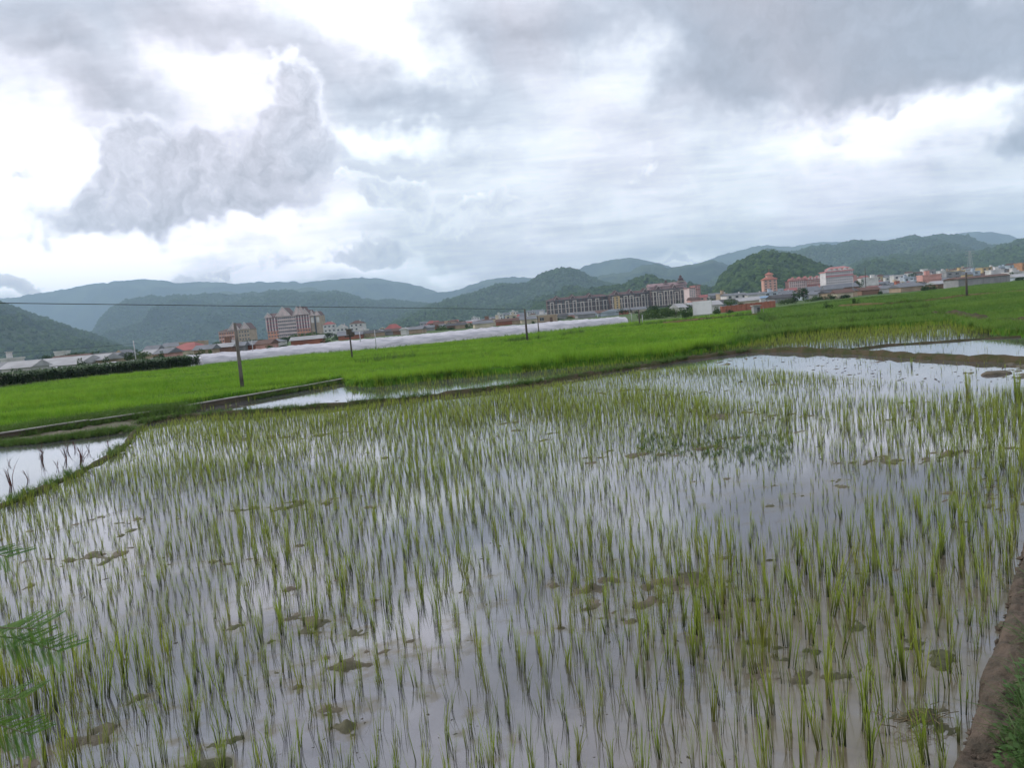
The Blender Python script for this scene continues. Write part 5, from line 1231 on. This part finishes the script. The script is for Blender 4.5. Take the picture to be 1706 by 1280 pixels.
tl = [(207, 240, 576, 18, 'round dark tree behind the gabled tan house'), (226, 250, 581, 18, 'dark tree just left of the thin white post'), (243, 230, 584, 16, 'low dark tree right of the thin white post'), (262, 260, 583, 16, 'low tree between grey roof and red-roofed house'), (120, 260, 586, 60, 'wide low grove above the long pale shed'), (80, 250, 583, 14, 'small dark tree at the left above the sheds'), (20, 240, 599, 24, 'bushy tree among the sheds at the far left'), (160, 280, 584, 40, 'brownish green grove left of the gabled tan house'),
      (338, 300, 574, 20, 'tree between the red-roofed house and the front pole'), (430, 330, 564, 36, 'dark tree left in front of the big hotel'), (455, 320, 562, 40, 'broad dark tree under the hotel left wing'), (478, 330, 556, 34, 'dark tree under the hotel centre'), (500, 320, 553, 40, 'large green tree under the hotel right wing'), (523, 330, 551, 34, 'rounded green tree right below the hotel'), (545, 340, 553, 30, 'green tree right of the hotel trees'), (410, 340, 562, 30, 'tree below the orange banded building'), (366, 330, 569, 26, 'low tree left below the orange banded building'), (560, 300, 560, 22, 'small tree beside the brick shed'),
      (625, 420, 549, 20, 'dark tree left of the red hipped house'), (636, 430, 546, 16, 'tree touching the red hipped house'), (682, 480, 540, 16, 'tree right behind the red hipped house'), (697, 500, 541, 14, 'small tree above the pink village houses'), (757, 460, 533, 14, 'tree left of the pink two-storey house'), (745, 350, 536, 18, 'bushy tree among dark village roofs'), (768, 480, 533, 14, 'slim tree behind the village'), (820, 380, 536, 12, 'tree before the flat brown house'), (905, 330, 531, 22, 'tree at the left end of the brown apartments'), (728, 330, 546, 16, 'bush-like tree behind the tunnels'),
      (1036, 300, 512, 14, 'small tree before the yellow bay'), (1088, 230, 507, 22, 'leafy tree before the right apartments'), (1100, 225, 512, 24, 'dense green tree left of the billboard'), (1114, 230, 509, 24, 'taller green tree left of the billboard'), (1132, 240, 508, 22, 'green tree just left of the billboard'), (1128, 300, 500, 16, 'dark tree against the right apartments'), (1144, 240, 506, 16, 'small tree touching the billboard from the left'), (1075, 280, 516, 18, 'tree at the right end of the plastic tunnels'), (1198, 330, 499, 24, 'dark tree right of the billboard'), (1216, 240, 496, 22, 'bright rounded tree above the brick wall'), (1180, 380, 495, 22, 'tree above the billboard right corner'),
      (1337.5, 240, 477, 26, 'big round dark tree before the pink blocks'), (1315, 260, 496, 18, 'low tree left of the round dark tree'), (1300, 250, 499, 20, 'low bushes at the end of the brick wall'), (1365, 220, 491, 26, 'low dark hedge-like tree right of the round tree'), (1385, 215, 490, 24, 'low dark tree below the white hotel'), (1480, 330, 473, 16, 'tree in the middle village'), (1430, 400, 459, 12, 'tree right beside the white hotel'), (1534, 320, 463, 16, 'dark tree left of the flat pink house'), (1540, 226, 473, 24, 'dark green tree before the flat pink house'), (1553, 222, 475, 18, 'green tree right of the dark one'), (1520, 650, 452, 18, 'tree above the blue roofs'), (1570, 640, 449, 18, 'tree above the grey arcade house'),
      (1648, 560, 442, 16, 'tree among the yellow houses'), (1678, 300, 453, 18, 'brownish tree at the end of the long warehouse'), (1690, 420, 447, 20, 'tree behind the right edge houses'), (1700, 240, 461, 30, 'hedge-like tree at the right edge'), (1604, 700, 446, 16, 'tree behind the right pole'), (1447, 700, 458, 14, 'tree on the slope right of the white hotel')]
for (px, D, yt, w, lb) in tl: tree(px, D, yt, w, lb, bright=(px in (1216, 1100, 1114, 500, 523)))
tr = random.Random(31)
for (xa, xb, nn, pl, d0, d1, ya, yb) in ((1430, 1530, 12, 'beside the white village block', 230, 600, -8, 6), (1530, 1706, 22, 'in the right village', 240, 620, -9, 4), (700, 905, 22, 'behind the plastic tunnels', 250, 520, -5, 8), (560, 700, 12, 'right of the big hotel', 260, 480, -2, 10), (1170, 1430, 22, 'above the brick wall', 230, 520, -5, 10), (915, 1150, 26, 'below the brown apartments', 270, 460, 0, 10), (20, 440, 22, 'in the left village', 200, 420, -4, 8)):
    names = []
    for i in range(nn):
        x = xa + (xb - xa) * (i + tr.random() * .8) / nn; D = tr.uniform(d0, d1); t_ = (D - d0) / (d1 - d0); names.append((x, D, hz(x) + yb + (ya - yb) * t_ + tr.uniform(-2, 2), tr.uniform(9, 19)))
    for i, (x, D, y, w) in enumerate(names):
        near = 'dark green' if i % 3 else 'olive green'
        lb = f"{('slim', 'round', 'broad', 'ragged')[i % 4]} {near} tree {pl}, {('at its left end', 'near its left end', 'left of its middle', 'about its middle', 'right of its middle', 'near its right end', 'at its right end')[min(6, i * 7 // nn)]}"
        tree(x, D, y, w * (.7, 1, 1.4, 1)[i % 4], lb, bright=(i % 3 == 0), group='village trees ' + pl)
for i, (x, y, w, D) in enumerate(((28, 605, 16, 112), (64, 601, 18, 175), (133, 595, 20, 128), (172, 592, 18, 125), (216, 584, 26, 150), (238, 583, 24, 145), (256, 584, 20, 140), (268, 583, 14, 150), (330, 580, 18, 150), (346, 579, 14, 150), (448, 571, 18, 165), (468, 569, 20, 165), (545, 563, 20, 180))):
    tree(x, D, y, w, f"{('dark bushy', 'ragged', 'rounded')[i % 3]} shrub-like tree between the low sheds, {('first', 'second', 'third', 'fourth', 'fifth', 'sixth', 'seventh', 'eighth', 'ninth', 'tenth', 'eleventh', 'twelfth', 'thirteenth')[i]} from left", bright=i % 4 == 1, group='shrubby trees between the low sheds')
for i, (x, y, w, D) in enumerate(((1078, 515, 22, 150), (1090, 513, 20, 165), (1101, 511, 24, 150), (1113, 510, 22, 160), (1124, 512, 20, 145), (1136, 511, 18, 170), (1147, 512, 16, 150), (1142, 519, 14, 120), (1066, 520, 16, 170), (1192, 513, 18, 140), (1306, 503, 20, 190), (1322, 501, 22, 200), (1350, 498, 20, 205), (1404, 491, 20, 215))):
    tree(x, D, y, w, f"{('bushy', 'rounded', 'leafy')[i % 3]} {('first', 'second', 'third', 'fourth', 'fifth', 'sixth', 'seventh', 'eighth', 'ninth', 'tenth', 'eleventh', 'twelfth', 'thirteenth', 'fourteenth')[i]} hedge tree along the far edge of the green field", bright=i % 2 == 0, group='hedge trees along the far field edge')
for (px, py, hgt, lb) in ((1145, 531, 1.5, 'tall'), (1152, 530, 1.3, 'broad'), (1139, 532, 1.2, 'thin'), (1215, 526, 1.3, 'rounded'), (1221, 525, .9, 'little'), (1378, 519, 1.3, 'lone'), (1424, 513, 1.4, 'dark')):
    x, y = G(px, py); D = y; e = empty('bush', (x, y, 0)); tag(e, f'{lb} bush in the green field {"by the left foot of the billboard" if px < 1160 else ("between billboard and pump hut" if px < 1300 else "on the right below the village")}', 'bush')
    cr = link('crown', CR[int(px) % 5], e, (0, 0, .35)); cr.scale = (hgt * .32, hgt * .32, hgt * .62); link('stem', TK[0], e, (0, 0, 0), None, (hgt * .5,) * 3)

# ------------------------------------------------------------------ poles, cables, mast
WOOD = material('pole_dark', (0.07, 0.06, 0.055), (0.10, 0.085, 0.07), scale=6, rough=.9, bump=.3, bscale=30); STEEL = material('steel', (.35, .36, .37), rough=.5, metal=.3)
def pole(px, py, yt, r, mt, label, px_top=None, cap=False, box=False, zb=0.0, cat='pole', lean=0.0):
    x, y = G(px, py, zb); e = empty('pole', (x, y, 0)); tag(e, label, cat)
    H = CAM_H + (P(px, yt, y).z - CAM_H)
    MB().tube([(0, 0, -.2), (lean * .5, 0, H * .5), (lean, 0, H)], [r, r * .88, r * .72], 12).build('shaft', mt, e, smooth=True)
    if cap: MB().tube([(lean, 0, H), (lean, 0, H + .05)], r * .85, 12).build('cap', CONC, e)
    if box:
        MB().tube([(lean - .03, -.05, H - .25), (lean - .03, -.05, H + .28)], .26, 10).build('housing', WOOD, e); MB().box(lean - .45, lean + .35, -.06, .06, H - .42, H - .30).build('crossarm', WOOD, e); MB().box(lean + .15, lean + .42, -.2, .1, H - .28, H - .02).build('junction_box', WOOD, e)
    return Vector((x + lean, y, H))
pole(405, 655, 537, .10, material('weathered_concrete_pole', (0.17, 0.155, 0.14), (0.09, 0.08, 0.07), scale=2.0, rough=.9, bump=.4, bscale=25), 'nearest round concrete pole standing at the ditch wall')
pole(587.5, 603, 553, .085, WOOD, 'dark pole with a round box on top in the green field', box=True, zb=.0)
pole(602, 583, 549, .075, STEEL, 'thin grey pole at the edge of the plastic tunnels')
tp = pole(879, 573, 515, .115, WOOD, 'dark concrete pole in the green field that carries the cable')
pole(898, 558, 526, .08, WOOD, 'thinner dark pole just right behind the cable pole')
pole(1066, 544, 516, .11, WOOD, 'dark pole at the right end of the plastic tunnels'); pole(1071, 542, 524, .07, STEEL, 'thin grey pole touching the dark pole by the tunnels'); pole(1053, 542, 521, .05, STEEL, 'very thin pole left of the dark pole by the tunnels')
pole(1611, 499, 454, .14, WOOD, 'tall dark pole on the earth path at the right'); pole(228, 612, 567, .09, STEEL, 'thin pale post behind the tall crop'); pole(1421.5, 490, 463, .16, STEEL, 'pale pole in front of the white hotel'); pole(1443, 489, 446, .16, WOOD, 'dark pole right of the white hotel')
pole(86, 625, 602, .06, STEEL, 'short pale post by the long pale shed'); pole(1363, 492, 474, .14, STEEL, 'pale pole below the pink blocks'); pole(423, 598, 566, .06, STEEL, 'thin post among the plastic tunnels left of the hotel')
pole(628, 590, 549, .05, STEEL, 'thin grey rod right of the pole with the box')
CABLE = material('cable', (.02, .02, .022), rough=.6)
def cable(a, b, sag, r, label):
    n = 24; pts = []
    for i in range(n + 1):
        t = i / n; p = a.lerp(b, t); p = p - Vector((0, 0, sag * 4 * t * (1 - t))); pts.append(p)
    o = MB().tube(pts, r, 6).build('cable', CABLE, smooth=True); tag(o, label, 'cable')
ap = P(-260, 502, 27); xx = empty('pole', (ap.x, ap.y, 0)); tag(xx, 'roadside pole left of the view carrying the near cable', 'pole'); MB().tube([(0, 0, -.2), (0, 0, ap.z + .3)], [.15, .1], 12).build('shaft', WOOD, xx, smooth=True)
cable(ap, tp, .0, .017, 'black cable crossing the left half in front of the hills')
cable(P(-80, 590, 100), P(228, 572, 110), .3, .02, 'thin lower cable running to the pale post at the left')
def mast():
    D = 900.; b = P(1617, hz(1617), D); H = ztop(1617, 418, D); e = empty('lattice_tower', (b.x, D, 0)); tag(e, 'grey lattice power tower against the right hills', 'tower')
    def wd(z): return 2.6 * (1 - z / H) + .7
    for sx in (-1, 1):
        for sy in (-1, 1): MB().tube([(sx * wd(0), sy * wd(0), 0), (sx * wd(H), sy * wd(H), H)], .22, 4).build('leg', STEEL, e)
    n = 9; mb = MB()
    for k in range(n):
        z0, z1 = H * k / n, H * (k + 1) / n
        for sy in (-1, 1):
            mb.tube([(-wd(z0), sy * wd(z0), z0), (wd(z1), sy * wd(z1), z1)], .13, 4); mb.tube([(wd(z0), sy * wd(z0), z0), (-wd(z1), sy * wd(z1), z1)], .13, 4)
    mb.build('bracing', STEEL, e)
    for z in (H * .8, H * .9, H * .99): MB().box(-5.5, 5.5, -.25, .25, z, z + .5).build('crossarm', STEEL, e)
mast()
